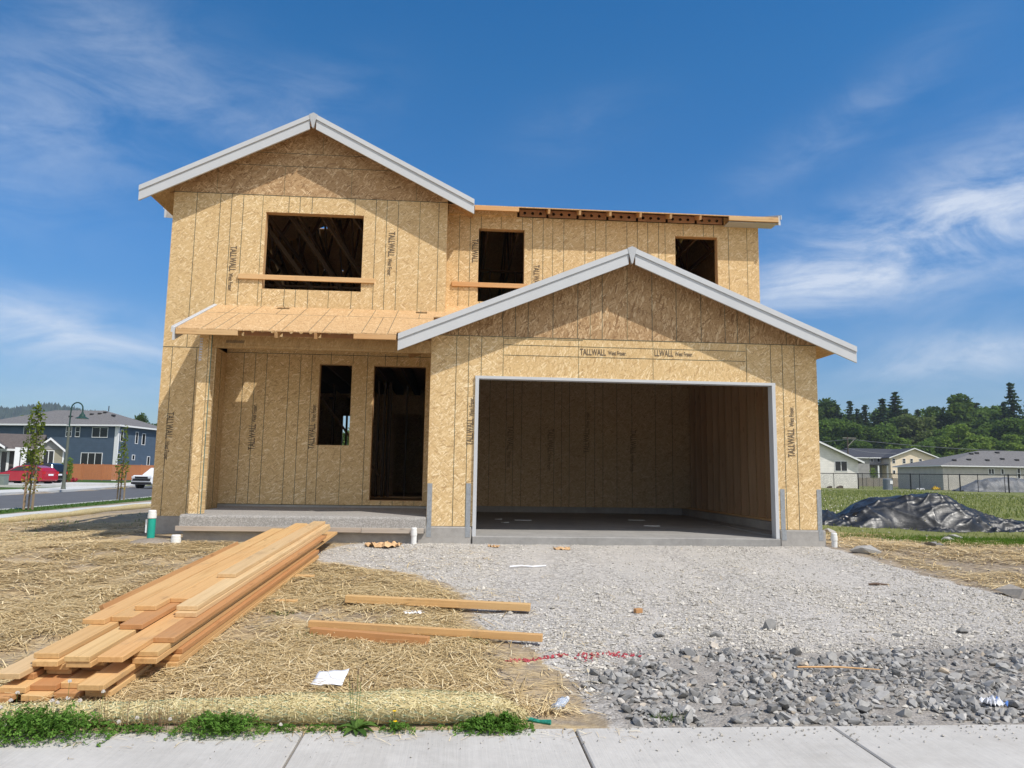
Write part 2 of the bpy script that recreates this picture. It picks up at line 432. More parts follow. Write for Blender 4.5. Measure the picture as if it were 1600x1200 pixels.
def steps(segs):
    out = []
    for a, b, d in segs: out += list(np.arange(a, b-1e-6, d))
    return np.array(out + [segs[-1][1]])
xs = steps([(-900,-200,100),(-200,-60,10),(-60,-26,1.0),(-26,-11,.25),(-11,-4,.1),(-4,9,.09),(9,20,.2),(20,60,1.5),(60,220,10),(220,900,90)])
ys = steps([(-60,-14,6),(-14,-7.1,.6),(-7.1,3,.09),(3,14,.2),(14,40,.6),(40,110,2),(110,300,10),(300,2600,230)])
X, Y = np.meshgrid(xs, ys, indexing='ij'); Z = gz(X, Y)
gravel_l = [(-7.2, .75), (-6.4, .60), (-5.65, .45), (-5.1, .15), (-4.73, -.08), (-3.48, -.2), (-2.9, -.45), (-2.3, -.85), (-1.74, -2.05), (-.9, -2.3), (-.2, -1.9), (.0, -.9)]
gravel_r = [(-7.2, 9.5), (-5.0, 7.2), (-3.83, 6.35), (-2.3, 5.95), (-.2, 5.8), (.4, 6.0)]
def in_gravel(x, y):
    l = np.interp(y, [a for a, b in gravel_l], [b for a, b in gravel_l]); r = np.interp(y, [a for a, b in gravel_r], [b for a, b in gravel_r])
    return np.minimum(np.minimum(x-l, r-x), -y+.25)
def in_rock(x, y):
    far = np.interp(x, [.5, .8, 1.3, 1.9, 2.9, 4.2, 5.0, 7, 9], [-6.3, -5.95, -5.45, -5.25, -5.35, -5.2, -5.15, -5.1, -5.1])
    l = np.interp(y, [-7, -6.3, -5.9, -5.3], [.75, .65, .75, 1.3])
    return np.minimum(far-y, x-l)
def in_rock_n(x, y):
    return in_rock(x, y)+.45*vn0(x, y, 1.3, 7.)+.25*vn0(x, y, 3.1, 2.)-.05
vn0 = np.vectorize(lambda x, y, s, q: mnoise.noise((x*s, y*s, q)))
def meadow(x, y):
    """signed: positive where meadow grass covers the soil on the right and behind"""
    e = np.interp(x, [5.8, 7.5, 8.6, 9.6, 11, 14, 20], [6.0, 2.9, 1.3, .4, -.5, -1.9, -4.0])
    return np.where(x > 4, y-e, np.where((y > 11) & (x > -5), y-11, -3.0))
def lawn(x, y):
    rn, rf = road_near(y), road_far(y)
    near = np.minimum(x-rn, rn+1.55-x)
    far = np.where(x < rf-3.2, 1.0, -1.0)
    return np.maximum(near, far)
BZ = np.zeros_like(Z)
ii = [(i, j) for i in range(len(xs)) for j in range(len(ys)) if -15 < xs[i] < 16 and -7.03 < ys[j] < 14]
for i, j in ii:
    k = min(1, (ys[j]+7.03)/.25)
    inh = (-5.6 < xs[i] < 5.8 and ys[j] > 0) or (-4.5 < xs[i] < -.6 and ys[j] > -.15)
    BZ[i, j] = 0 if inh else bump(xs[i], ys[j])*k*(.5 if in_gravel(xs[i], ys[j]) > 0 else 1)
Z2 = Z + BZ
inside = ((X > -5.45) & (X < 5.6) & (Y > 1.7) & (Y < 10.4)) | ((X > -.6) & (X < 5.6) & (Y > .15) & (Y < 3))
Z2 = np.where(inside, Z2-.35, Z2)
hard = (Y < -7.07) | ((X > -14.05) & (X < -12.55) & (Y > -6)) | ((X < road_near(Y)+.05) & (X > road_far(Y)-3.1))
Z2 = np.where(hard, Z2-.05, Z2)
nx, ny = len(xs), len(ys)
idx = np.arange(nx*ny).reshape(nx, ny)
gf = np.stack([idx[:-1,:-1], idx[1:,:-1], idx[1:,1:], idx[:-1,1:]], -1).reshape(-1, 4)

m_ground, t, b, o = mat('soil_straw_and_grass')
v = t.coord('Object')
def attr(nm): a = t.n.new('ShaderNodeAttribute'); a.attribute_name = nm; return a.outputs['Fac']
nb = t.noise(v, 1.1, 6, 0.65); nf = t.noise(v, 22, 5, 0.7); nm_ = t.noise(v, 5, 4, 0.6)
soil = t.ramp(nf, [(0.25, (.11, .088, .07)), (0.5, (.22, .183, .147)), (0.75, (.36, .31, .255))])
soil = t.mix(t.ramp(nb, [(0.4, 0.0), (0.7, 0.55)]), soil, (.40, .35, .295))
strw = t.noise(t.mapping(v, scale=(14, 55, 20), rot=(0, 0, .3)), 1.0, 4, 0.65, 1.5)
strc = t.ramp(strw, [(0.3, (.26, .18, .095)), (0.5, (.50, .36, .18)), (0.72, (.76, .60, .35))])
sm = t.math('MULTIPLY', t.ramp(nm_, [(0.36, 0.15), (0.62, 0.75)]), attr('straw'))
c = t.mix(sm, soil, strc)
gv = t.voronoi(v, 42); gsp = t.n.new('ShaderNodeSeparateColor'); t.l.new(gv.outputs['Color'], gsp.inputs[0])
gcol = t.ramp(gsp.outputs[0], [(0.0, (.24, .222, .20)), (0.5, (.43, .40, .365)), (1.0, (.60, .565, .515))])
trk = t.noise(t.mapping(v, scale=(1.5, .22, 1)), 1.0, 3, .5, .4)
gcol = t.mix(t.ramp(trk, [(0.45, 0.0), (0.62, 0.6)]), gcol, (.50, .465, .42))
gcol = t.mix(t.ramp(nb, [(0.45, 0.0), (0.75, 0.5)]), gcol, (.40, .38, .35))
c = t.mix(t.ramp(t.math('ADD', attr('gravel'), t.math('MULTIPLY', t.math('SUBTRACT', nm_, .5), 1.3)), [(0.4, 0.0), (0.6, 1.0)]), c, gcol)
c = t.mix(t.math('MULTIPLY', attr('rock'), t.ramp(nm_, [(.35, .95), (.6, .6)])), c, (.17, .15, .13))
gr = t.ramp(t.noise(v, 9, 5, 0.7), [(0.3, (.085, .105, .03)), (0.55, (.16, .18, .06)), (0.8, (.28, .26, .12))])
gr = t.mix(t.ramp(t.noise(v, .25, 4, .6), [(0.35, 0.0), (0.7, 0.55)]), gr, (.26, .25, .10))
c = t.mix(t.ramp(t.math('ADD', attr('grass'), t.math('MULTIPLY', t.math('SUBTRACT', nm_, .5), 1.2)), [(0.4, 0.0), (0.6, 1.0)]), c, gr)
c = t.mix(attr('lawn'), c, t.ramp(t.noise(v, 16, 4, .7), [(0.3, (.035, .075, .015)), (0.7, (.08, .14, .03))]))
t.l.new(c, b.inputs['Base Color']); b.inputs['Roughness'].default_value = 0.95; b.inputs['Specular IOR Level'].default_value = 0.1
bn = t.new('ShaderNodeBump', Strength=0.7); bn.inputs['Distance'].default_value = 0.02
t.l.new(t.math('ADD', nf, t.math('MULTIPLY', gv.outputs['Distance'], t.math('MULTIPLY', attr('gravel'), -.8))), bn.inputs['Height']); t.l.new(bn.outputs[0], b.inputs['Normal'])

gme = npmesh('ground', np.stack([X, Y, Z2], -1).reshape(-1, 3), gf, m_ground, smooth=True)
def setattr_(me, nm, arr):
    a = me.attributes.new(nm, 'FLOAT', 'POINT'); a.data.foreach_set('value', np.asarray(arr, np.float32).ravel())
GV = sstep(-.25, .35, in_gravel(X, Y)); MD = sstep(-.6, .9, meadow(X, Y)); LW = sstep(-.05, .1, lawn(X, Y))
ST = np.where((X > -13) & (X < 5.7) & (Y < 12), 1.0, .35)*(1-MD)
setattr_(gme, 'gravel', GV); setattr_(gme, 'grass', np.maximum(MD, ((X < -60) | (X > 16) | (Y > 60))*1.0)); setattr_(gme, 'lawn', LW)
setattr_(gme, 'straw', ST); setattr_(gme, 'rock', .75*sstep(-.35, .4, in_rock(X, Y))*((Y > -7.05)*1.0))
struct(link('ground', gme))
GROUND_BUMP = bump
def gtop(x, y):
    return g1(x, y) + (bump(x, y)*(.5 if float(in_gravel(np.float64(x), np.float64(y))) > 0 else 1) if (-15 < x < 16 and -6.7 < y < 14) else 0)

# front sidewalk: separate slabs with joints between them
m_walk = concrete('broomed_sidewalk_concrete', (.51, .485, .445), stain=.20, bump=.25, broom=True)
mb = MB()
jx = [-1.15 + 1.655*k for k in range(-9, 12)]
for a, b_ in zip(jx, jx[1:]): mb.box(a+.007, b_-.007, -9.3, -7.04, -.80, -.612)
struct(mb.build('front_sidewalk', m_walk, bevel=.008))
mb = MB(); mb.box(-40, 40, -9.2, -7.06, -.9, -.64); struct(mb.build('sidewalk_bed', simple('joint_dirt', (.16, .13, .10), var=.4, scale=20)))

# side street, its kerbs and pavements
m_asph = concrete('asphalt', (.115, .115, .118), stain=.22, bump=.3)
m_kerb = concrete('pale_kerb_concrete', (.56, .55, .52), stain=.12)
def strip(name, fa, fb, y0, y1, dy, dz, mt, h=.0):
    yy = np.arange(y0, y1+.01, dy); vs, fs = [], []
    n = 7
    for y in yy:
        a, b_ = float(fa(y)), float(fb(y))
        for k in range(n):
            x = a+(b_-a)*k/(n-1); vs.append((x, y, dz(x, y)))
        for k in range(n): vs.append((vs[-n][0], y, vs[-n][2]-.16))
    for i in range(len(yy)-1):
        p, q = i*2*n, (i+1)*2*n
        for k in range(n-1):
            fs.append((p+k, q+k, q+k+1, p+k+1))
        fs.append((p, p+n, q+n, q)); fs.append((p+n-1, q+n-1, q+2*n-1, p+2*n-1))
    mb = MB(); mb.add(vs, fs); return struct(mb.build(name, mt, recalc=True))
zr = lambda x, y: g1(x, 30) if False else (-.47+.22*float(sstep(30, 60, -x)))
strip('side_street', lambda y: road_far(y)-.02, lambda y: road_near(y)+.02, -14, 118, 3, lambda x, y: zr(x, y)-.13, m_asph)
strip('near_kerb', lambda y: road_near(y), lambda y: road_near(y)+.16, -14, 118, 3, lambda x, y: zr(x, y)+.02, m_kerb)
strip('side_sidewalk', lambda y: -14.0, lambda y: -12.6, -6.9, 118, 3, lambda x, y: g1(x, y)+.025, m_kerb)
strip('far_pavement', lambda y: road_far(y)-3.0, lambda y: road_far(y), -14, 118, 3, lambda x, y: zr(x, y)+.02, m_kerb)

# ================================================================ the house under construction
m_osb = osb('pale_strand_board', (.67, .475, .24), (.93, .77, .51), (.30, .17, .07), .80)
m_osb_g = osb('reddish_gable_strand_board', (.46, .295, .15), (.72, .53, .32), (.15, .075, .033), 1.0, scale=.75)
m_osb_g2 = osb('coarse_gable_strand_board', (.46, .295, .15), (.72, .53, .32), (.15, .075, .033), 1.0, flip=True, scale=.75)
m_osb_h = osb('header_strand_board', (.69, .485, .24), (.93, .77, .50), (.32, .18, .07), .80, flip=True)
m_osb_x = osb('side_strand_board', (.64, .45, .225), (.90, .73, .46), (.30, .17, .07), .85, axis='X')
m_osb_in = osb('shaded_inner_board', (.60, .43, .25), (.80, .62, .41), (.28, .16, .08), .85)  # pale board again, with the garage shade put into its colour
m_osb_inx = osb('shaded_inner_side_board', (.42, .29, .16), (.60, .45, .28), (.20, .11, .05), .8, axis='X')  # darker copy of the side board, indoor shade put into its colour
m_deck = osb('roof_deck_board', (.57, .365, .18), (.76, .56, .33), (.26, .14, .06), .7, axis='Z', flip=True)
m_beam = osb('engineered_beam', (.44, .285, .13), (.60, .42, .22), (.22, .13, .055), .7, flip=True)
m_line = simple('panel_edge_green_paint', (.10, .105, .07), var=.6, scale=4)
m_line2 = simple('panel_edge_faint_paint', (.20, .17, .09), var=.4, scale=3)
m_stamp = simple('stamp_ink', (.15, .11, .07), var=.5, scale=60)
m_lum = wood('framing_lumber', (.66, .44, .22), (.52, .32, .14), along='X')
m_lumz = wood('stud_lumber', (.56, .37, .19), (.42, .26, .12), along='Z', rnd=.2)
m_lumy = wood('rafter_lumber', (.66, .44, .22), (.52, .32, .14), along='Y')
m_lumi = wood('shade_darkened_lumber', (.17, .11, .06), (.12, .075, .04), along='Y', rnd=.2, warm=(.15, .07, .03))  # ordinary framing lumber, darkened: the indoor shade is in its colour
m_prime = simple('grey_primed_trim', (.52, .53, .54), rough=.55, var=.04, scale=2)
m_primed = simple('grey_primed_trim_edge', (.44, .45, .46), rough=.6, var=.05, scale=2)
m_found = concrete('foundation_concrete', (.37, .35, .325), stain=.28, bump=.35)
m_agg = concrete('exposed_aggregate', (.33, .31, .285), speck=.28, stain=.12, bump=.4)
m_slab = concrete('garage_slab', (.30, .29, .275), stain=.25, bump=.15)
m_galv = simple('galvanised_steel', (.36, .38, .40), rough=.45, metal=.55, var=.15, scale=25)
m_block = simple('brown_vent_block', (.36, .20, .11), rough=.7, var=.2, scale=5)
m_hole = simple('dark_hole_lining', (.02, .018, .016), var=.1)
m_form = wood('weathered_form_board', (.44, .39, .33), (.34, .29, .24), along='X', rnd=.1)
m_stamp2 = simple('faded_stamp_ink', (.27, .19, .11), var=.4, scale=60)
m_mesh = simple('pale_tape', (.62, .62, .66), var=.1)

house = thing('house_under_construction', 'unfinished two-storey house in raw yellow strand board with open garage and grey barge boards', 'house', (0, 0, 0))
H = house
XL, XS, XR, G0, G1 = -5.53, -.56, 5.66, -.73, 5.71
YL, YP, YB = 1.5, 2.1, 10.6

def lines(mb, pts, y, wdt=.0085):
    """painted panel edges and nail lines; entries (x, z0, z1[, faint])"""
    for p in pts:
        f = len(p) > 3
        mb.box(p[0]-wdt/2, p[0]+wdt/2, y-.003, y, p[1], p[2], 2 if f else 1)
def hlines(mb, pts, y, h=.010):
    for x0, x1, z in pts: mb.box(x0, x1, y-.003, y, z-h/2, z+h/2, 1)

# --- left front wall (both storeys) and its gable
holes = [(-3.875, -2.10, 4.245, 5.69)]
mb = MB(); lz0, lz1, seam = .17, 6.01, 3.135
mb.wall('Y', XL, XS, seam+.003, lz1, YL, YL+.015, holes+[(-4.6, XS, 0, 3.80)])
mb.wall('Y', XL, -4.6, lz0, seam-.003, YL, YL+.015)
lo = [(-5.36, 1), (-4.94, 1)]
up_ = [(-5.12, 0), (-4.70, 0), (-4.50, 0), (-4.29, 0), (-3.94, 1), (-1.88, 0), (-1.68, 0), (-1.47, 0), (-1.07, 1), (-.72, 0)]
L = [(x, seam if x < -4.6 else 3.81, lz1) if not f else (x, 3.81, lz1, 1) for x, f in up_]
L += [(x, 5.69, lz1) for x in (-3.47, -3.27, -3.05)] + [(-2.27, 5.69, lz1)]
L += [(x, 3.81, 4.245) for x in (-3.47, -3.27, -3.05)] + [(-2.27, 3.81, 4.245), (-2.68, 3.81, 4.245, 1), (-3.87, 3.81, 4.245, 1)]
L += [(x, lz0, seam) for x, f in lo]
lines(mb, L, YL); hlines(mb, [(XL, -4.6, seam), (XL, XS, lz1-.004)], YL)
w_left = mb.build('front_wall', [m_osb, m_line, m_line2], H, recalc=False)
ap, hs_, rise = (-3.035, 7.455), 2.967, 1.505; sl = rise/hs_
def dk(x): return ap[1]-sl*abs(x-ap[0])
mb = MB()
mb.prism([(XL, lz1+.003), (XS, lz1+.003), (XS, dk(XS)-.04), (ap[0], ap[1]-.04), (XL, dk(XL)-.04)], 'Y', YL-.001, YL+.015)
for zz in (6.58, 6.83): 
    xx = (ap[1]-.06-zz)/sl; hlines(mb, [(ap[0]-xx, ap[0]+xx, zz)], YL-.001, .008)
lines(mb, [(-4.78, lz1, 6.5, 0), (-3.57, lz1, 6.58, 0), (-2.35, lz1, 6.58, 0), (-1.15, lz1, 6.3, 0), (-2.9, 6.83, 7.3, 0)], YL-.001, .008)
mb.build('gable_panel', [m_osb_g, m_line, m_line2], H, recalc=False)

# --- recessed front wall right of the step, upper storey, and the porch wall below it
win2, win3 = (.045, .945, 4.28, 5.745), (3.955, 4.815, 4.28, 5.745)
uz1 = 6.0
mb = MB()
mb.wall('Y', XS-.02, XR, 3.14, uz1, YP, YP+.015, [win2, win3])
L = [(x, 3.2, uz1) for x in (-.33, -.12, 1.10, 1.31, 1.72, 2.14, 2.56, 2.98, 3.19, 3.40, 3.62, 5.04)] + [(x, 3.2, uz1, 1) for x in (1.50, 2.35, 3.75, 5.42)]
L += [(x, 5.745, uz1) for x in (.09, .90, 4.12, 4.53, 4.74)] + [(.09, 3.2, 4.28), (.48, 5.745, uz1, 1), (.48, 3.2, 4.28, 1)]
lines(mb, L, YP)
w_up = mb.build('upper_wall', [m_osb, m_line, m_line2], H, recalc=False)
pwin, door = (-2.885, -2.283, 1.46, 2.985), (-1.877, -.897, .455, 2.98)
mb = MB()
mb.wall('Y', -4.6, G0+.02, .36, 3.9, YP, YP+.015, [pwin, door])
L = [(x, .36, 3.15) for x in (-4.28, -4.07, -3.86, -3.03, -3.24)] + [(-3.45, .36, 3.15), (-2.0, .36, 3.9)]
L += [(-2.68, 2.985, 3.2), (-2.27, 2.985, 3.2, 1), (-1.87+.2, 2.98, 3.2), (-1.45, 2.98, 3.2), (-1.02, 2.98, 3.2), (-2.85, .36, 1.46), (-2.43, .36, 1.46, 1)]
L += [(-1.67, .36, .455), (-1.45, .36, .455), (-1.25, .36, .455), (-1.05, .36, .455)]
lines(mb, L, YP); hlines(mb, [(-4.6, G0, 3.16), (-4.6, G0, .366)], YP)
w_porch = mb.build('porch_wall', [m_osb, m_line, m_line2], H, recalc=False)
mb = MB(); mb.wall('X', YL+.001, YP, .20, 3.14, -4.615, -4.6)
mb.box(-4.6, -4.597, 1.79, 1.80, .2, 3.14, 1)
mb.build('porch_side_wall', [m_osb_x, m_line], H, recalc=False)
mb = MB(); mb.wall('X', YL+.016, YP, 3.14, 6.05, XS-.015, XS); mb.build('wall_return', m_osb_x, H, recalc=False)

# --- garage front
gd = (0.0, 4.97, -.2, 2.50)
mb = MB(); gz1 = 3.20
mb.wall('Y', G0, .44, .147, gz1, 0, .015, [(0.0, .44, -1, 2.5)])
lines(mb, [(-.32, .147, gz1), (-.12, .147, gz1), (.085, 2.5, gz1), (.44, 2.5, gz1, 1)], 0)
w_garl = mb.build('garage_front_wall', [m_osb, m_line, m_line2], H, recalc=False)
mb = MB(); mb.wall('Y', 4.50, G1, .147, gz1, 0, .015, [(4.50, 4.97, -1, 2.5)])
L = [(4.92, 2.5, gz1), (5.12, .147, gz1), (5.33, .147, gz1), (4.505, 2.5, gz1, 1)]
lines(mb, L, 0)
w_gar = mb.build('garage_front_wall', [m_osb, m_line, m_line2], H, recalc=False)
mb = MB(); mb.wall('Y', .443, 4.497, 2.5, gz1, 0, .015)
hlines(mb, [(.45, 4.49, 3.07), (.45, 4.49, 2.90), (.45, 1.75, 3.175)], 0, .008); lines(mb, [(1.68, 2.5, gz1, 1), (2.92, 2.5, gz1, 1)], 0, .007)
w_head = mb.build('garage_header', [m_osb_h, m_line, m_line2], H, recalc=False)
gap, ghs, gsl = (2.49, 4.676), 3.73, .414
def gdk(x): return gap[1]-gsl*abs(x-gap[0])
mb = MB()
mb.prism([(G0, gz1+.004), (G1, gz1+.004), (G1, gdk(G1)-.04), (gap[0], gap[1]-.04), (G0, gdk(G0)-.04)], 'Y', -.001, .015)
for x, f in [(-.3, 0), (.42, 0), (.63, 0), (.84, 0), (1.25, 0), (1.66, 0), (1.87, 1), (2.07, 0), (2.49, 1), (2.91, 0), (3.32, 0), (3.74, 0), (4.15, 0), (4.36, 0), (4.57, 0), (5.2, 0), (5.37, 0)]:
    z1 = gdk(x)-.08
    if z1 > gz1+.05: lines(mb, [(x, gz1, z1) if not f else (x, gz1, z1, 1)], -.001, .009)
hlines(mb, [(G0, G1, gz1)], -.002)
mb.build('garage_gable_panel', [m_osb_g2, m_line, m_line2], H, recalc=False)
# side, back and inner walls
mb = MB(); mb.wall('X', 0.016, 10.6, .147, 3.2, G1-.015, G1); mb.wall('X', YP+.016, 10.6, 3.2, uz1+.1, XR-.015, XR); mb.build('right_wall', m_osb_x, H, recalc=False); mb = MB(); mb.wall('X', .02, 6.69, .235, 3.48, G1-.022, G1-.0155); mb.build('inner_shade_panel', m_osb_inx, H, recalc=False)  # the thin inner panel is added to give that face a shade-darkened colour
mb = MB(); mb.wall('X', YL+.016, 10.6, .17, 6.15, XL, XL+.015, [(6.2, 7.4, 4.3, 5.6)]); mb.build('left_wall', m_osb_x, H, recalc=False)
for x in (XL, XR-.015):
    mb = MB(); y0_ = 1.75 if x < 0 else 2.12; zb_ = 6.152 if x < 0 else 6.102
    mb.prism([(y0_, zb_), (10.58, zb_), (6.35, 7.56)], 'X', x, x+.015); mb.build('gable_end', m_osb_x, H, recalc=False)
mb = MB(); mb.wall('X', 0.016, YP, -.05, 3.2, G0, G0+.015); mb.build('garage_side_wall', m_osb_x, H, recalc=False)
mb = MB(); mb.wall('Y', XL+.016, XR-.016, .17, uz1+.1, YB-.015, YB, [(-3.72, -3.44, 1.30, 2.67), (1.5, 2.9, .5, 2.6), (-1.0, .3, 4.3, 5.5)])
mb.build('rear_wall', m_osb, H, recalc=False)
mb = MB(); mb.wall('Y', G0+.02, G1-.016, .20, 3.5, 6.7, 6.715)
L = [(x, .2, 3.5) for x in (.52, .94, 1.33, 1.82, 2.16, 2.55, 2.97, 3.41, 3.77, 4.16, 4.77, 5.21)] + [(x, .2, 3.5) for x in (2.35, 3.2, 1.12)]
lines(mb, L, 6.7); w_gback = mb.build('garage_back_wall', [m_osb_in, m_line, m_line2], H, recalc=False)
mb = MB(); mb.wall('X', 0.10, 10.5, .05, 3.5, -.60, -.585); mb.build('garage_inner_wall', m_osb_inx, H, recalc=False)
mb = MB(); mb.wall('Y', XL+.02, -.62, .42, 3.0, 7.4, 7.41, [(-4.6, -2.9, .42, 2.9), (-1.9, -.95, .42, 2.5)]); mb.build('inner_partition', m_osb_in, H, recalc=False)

# floors
mb = MB(); mb.wall('Z', XL+.02, -.61, YP+.02, YB-.02, .40, .42); mb.build('ground_floor', m_deck, H)
mb = MB(); mb.wall('Z', XL+.02, XR-.02, YP+.02, YB-.02, 3.52, 3.54); mb.build('upper_floor', m_deck, H)
# rough opening frames: lumber lining behind the sheathing
def frame(x0, x1, z0, z1, y, d=.13, sill=True, mt=m_lumz):
    mb = MB(); e = .006; k = .038; y0 = y+.016
    mb.box(x0-k, x0+e, y0, y0+d, z0-k, z1+k); mb.box(x1-e, x1+k, y0, y0+d, z0-k, z1+k)
    mb.box(x0+e, x1-e, y0, y0+d, z1-e, z1+k)
    if sill: mb.box(x0+e, x1-e, y0, y0+d, z0-k, z0+e)
    return mb.build('rough_opening_frame', mt, H)
frame(*holes[0], YL); frame(*win2, YP); frame(*win3, YP); frame(*pwin, YP); frame(*door, YP)
frame(-3.72, -3.44, 1.30, 2.67, YB-.16)
mb = MB(); mb.box(-3.63, -3.575, YB-.1, YB-.016, 1.3, 2.67); mb.build('window_post', m_lumz, H)
# studs
m_studi = wood('shade_darkened_studs', (.10, .065, .038), (.07, .045, .025), along='Z', rnd=.2, warm=(.09, .045, .02)); m_studg = wood('garage_studs', (.48, .32, .19), (.35, .225, .125), along='Z', rnd=.3, warm=(.32, .17, .08)); G_STUD = m_studg  # indoor shade put into the stud colours, strongest in the house
def stud(x, y, z0, z1, alongx=True, mt=m_studi, parent=H):
    mb = MB()
    if alongx: mb.box(x-.019, x+.019, y-.07, y+.07, z0, z1)
    else: mb.box(x-.07, x+.07, y-.019, y+.019, z0, z1)
    return mb.build('wall_stud', mt, parent)
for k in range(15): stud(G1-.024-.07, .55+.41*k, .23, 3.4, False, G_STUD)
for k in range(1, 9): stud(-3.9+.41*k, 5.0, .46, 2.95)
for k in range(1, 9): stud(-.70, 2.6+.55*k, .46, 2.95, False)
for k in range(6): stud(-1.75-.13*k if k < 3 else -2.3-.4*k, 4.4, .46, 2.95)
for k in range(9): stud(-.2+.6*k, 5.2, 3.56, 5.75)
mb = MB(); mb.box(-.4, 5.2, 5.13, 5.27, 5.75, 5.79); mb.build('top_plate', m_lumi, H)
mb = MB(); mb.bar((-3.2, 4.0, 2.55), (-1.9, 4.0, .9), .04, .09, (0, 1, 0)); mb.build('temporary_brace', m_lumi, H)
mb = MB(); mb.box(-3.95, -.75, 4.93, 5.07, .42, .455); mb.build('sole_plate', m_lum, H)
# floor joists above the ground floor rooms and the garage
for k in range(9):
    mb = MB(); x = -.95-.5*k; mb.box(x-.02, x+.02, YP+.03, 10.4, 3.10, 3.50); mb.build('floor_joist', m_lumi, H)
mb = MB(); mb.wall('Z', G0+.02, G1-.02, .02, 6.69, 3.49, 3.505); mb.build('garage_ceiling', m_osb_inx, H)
# roof trusses over the upper floor
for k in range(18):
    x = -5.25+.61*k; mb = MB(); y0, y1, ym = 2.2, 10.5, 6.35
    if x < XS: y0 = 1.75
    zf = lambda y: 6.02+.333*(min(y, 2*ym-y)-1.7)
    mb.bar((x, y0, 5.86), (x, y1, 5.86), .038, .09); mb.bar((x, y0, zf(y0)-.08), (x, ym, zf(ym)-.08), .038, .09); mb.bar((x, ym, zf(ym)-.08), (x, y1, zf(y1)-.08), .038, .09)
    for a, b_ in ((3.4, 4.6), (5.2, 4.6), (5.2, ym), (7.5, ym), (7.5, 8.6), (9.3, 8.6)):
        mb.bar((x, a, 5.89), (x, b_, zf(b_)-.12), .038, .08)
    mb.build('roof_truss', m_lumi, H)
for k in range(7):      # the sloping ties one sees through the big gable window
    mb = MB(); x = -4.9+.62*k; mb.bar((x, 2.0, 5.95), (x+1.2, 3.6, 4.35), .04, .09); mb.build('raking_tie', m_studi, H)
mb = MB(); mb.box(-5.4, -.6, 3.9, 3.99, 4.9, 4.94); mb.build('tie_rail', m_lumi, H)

# roofs: sloped decks built flat and sheared
def deck(name, x0, x1, y0, y1, zfun, hs=(), th=.018, mt=m_deck, lx=(), ly=()):
    mb = MB(); mb.wall('Z', x0, x1, y0, y1, 0, th, hs)
    for x, a, b_ in lx: mb.box(x-.004, x+.004, a, b_, th, th+.002, 1)
    for y, a, b_ in ly: mb.box(a, b_, y-.004, y+.004, th, th+.002, 1)
    mb.v = [(x, y, z+zfun(x, y)) for x, y, z in mb.v]
    return mb.build(name, [mt, m_line], H, recalc=False)
zm = lambda x, y: 6.065+.333*(min(y, 12.7-y)-1.75)
rh = [(-4.05, -3.82, 7.05, 7.2)] + [(x, x+.045, 9.0, 9.05) for x in (-4.95, -4.4, -4.2, -3.7, -3.1)]
deck('main_roof_deck', -5.72, 5.93, 1.75, 6.35, zm); deck('main_roof_deck', -6.05, 5.93, 6.35, 11.0, zm, rh)
zg = lambda x, y: ap[1]-.02-sl*abs(x-ap[0])
deck('gable_roof_deck', ap[0]-2.95, ap[0], 1.185, 6.3, zg); deck('gable_roof_deck', ap[0], ap[0]+2.95, 1.185, 6.3, zg)
zgg = lambda x, y: gap[1]-.02-gsl*abs(x-gap[0])
deck('garage_roof_deck', gap[0]-3.70, gap[0], -.315, 2.08, zgg); deck('garage_roof_deck', gap[0], gap[0]+3.70, -.315, 2.08, zgg)
zp = lambda x, y: 3.112+.427*(y+.35)
slots = [(-3.56, -3.33, 1.30, 1.47), (-1.08, -.88, 1.30, 1.47)]
lx = [(-4.66+.407*k, -.35 if k % 3 else .85, 1.49) for k in range(1, 10)] + [(-4.45+.407*k, -.35, .85) for k in range(1, 9, 2)]
lx1 = [(x, max(a, -.20), b_) for x, a, b_ in lx]; lx2 = [(x, -.35, -.203) for x, a, b_ in lx if a < -.2 and x < -1.3]
deck('porch_roof_deck', -4.63, -.56, -.20, 1.498, zp, slots, lx=lx1, ly=[(.85, -4.63, -.56)])
deck('porch_roof_deck', -4.63, -1.27, -.35, -.202, zp, lx=lx2)
deck('porch_roof_deck', -.559, .25, .9, 2.098, zp)

# barge boards with their trim
def barge(p0, p1, y, hgt, thick=.035, name='barge_board'):
    """board along a rake from the eave tip p0 to the peak p1 (x, z of the upper edge), plumb cut at both ends"""
    mb = MB(); mb.prism([p0, p1, (p1[0], p1[1]-hgt), (p0[0], p0[1]-hgt)], 'Y', y-thick, y)
    b_ = mb.build(name, m_prime, H)
    mb = MB(); q = .085; e = .004
    mb.prism([(p0[0], p0[1]+e), (p1[0], p1[1]+e), (p1[0], p1[1]-q), (p0[0], p0[1]-q)], 'Y', y-thick-.020, y-thick)
    mb.build('barge_trim', m_prime, b_); return b_
yb = YL-.35+.03
pk = .055
barge((ap[0]-hs_, ap[1]-rise), (ap[0]-pk, ap[1]-sl*pk), yb, .265); barge((ap[0]+hs_, ap[1]-rise), (ap[0]+pk, ap[1]-sl*pk), yb, .265)
ygb = -.32
barge((gap[0]-ghs, gap[1]-gsl*ghs), (gap[0]-pk, gap[1]-gsl*pk), ygb, .262); barge((gap[0]+ghs, gap[1]-gsl*ghs), (gap[0]+pk, gap[1]-gsl*pk), ygb, .262)
def peak(p, y, s):
    mb = MB(); mb.prism([(p[0]-.075, p[1]-s*.075+.012), (p[0], p[1]+.012), (p[0]+.075, p[1]-s*.075+.012), (p[0]+.012, p[1]-.275), (p[0]-.012, p[1]-.275)], 'Y', y-.062, y-.001)
    return mb.build('peak_block', m_primed, H)
peak(ap, yb, sl); peak(gap, ygb, gsl)
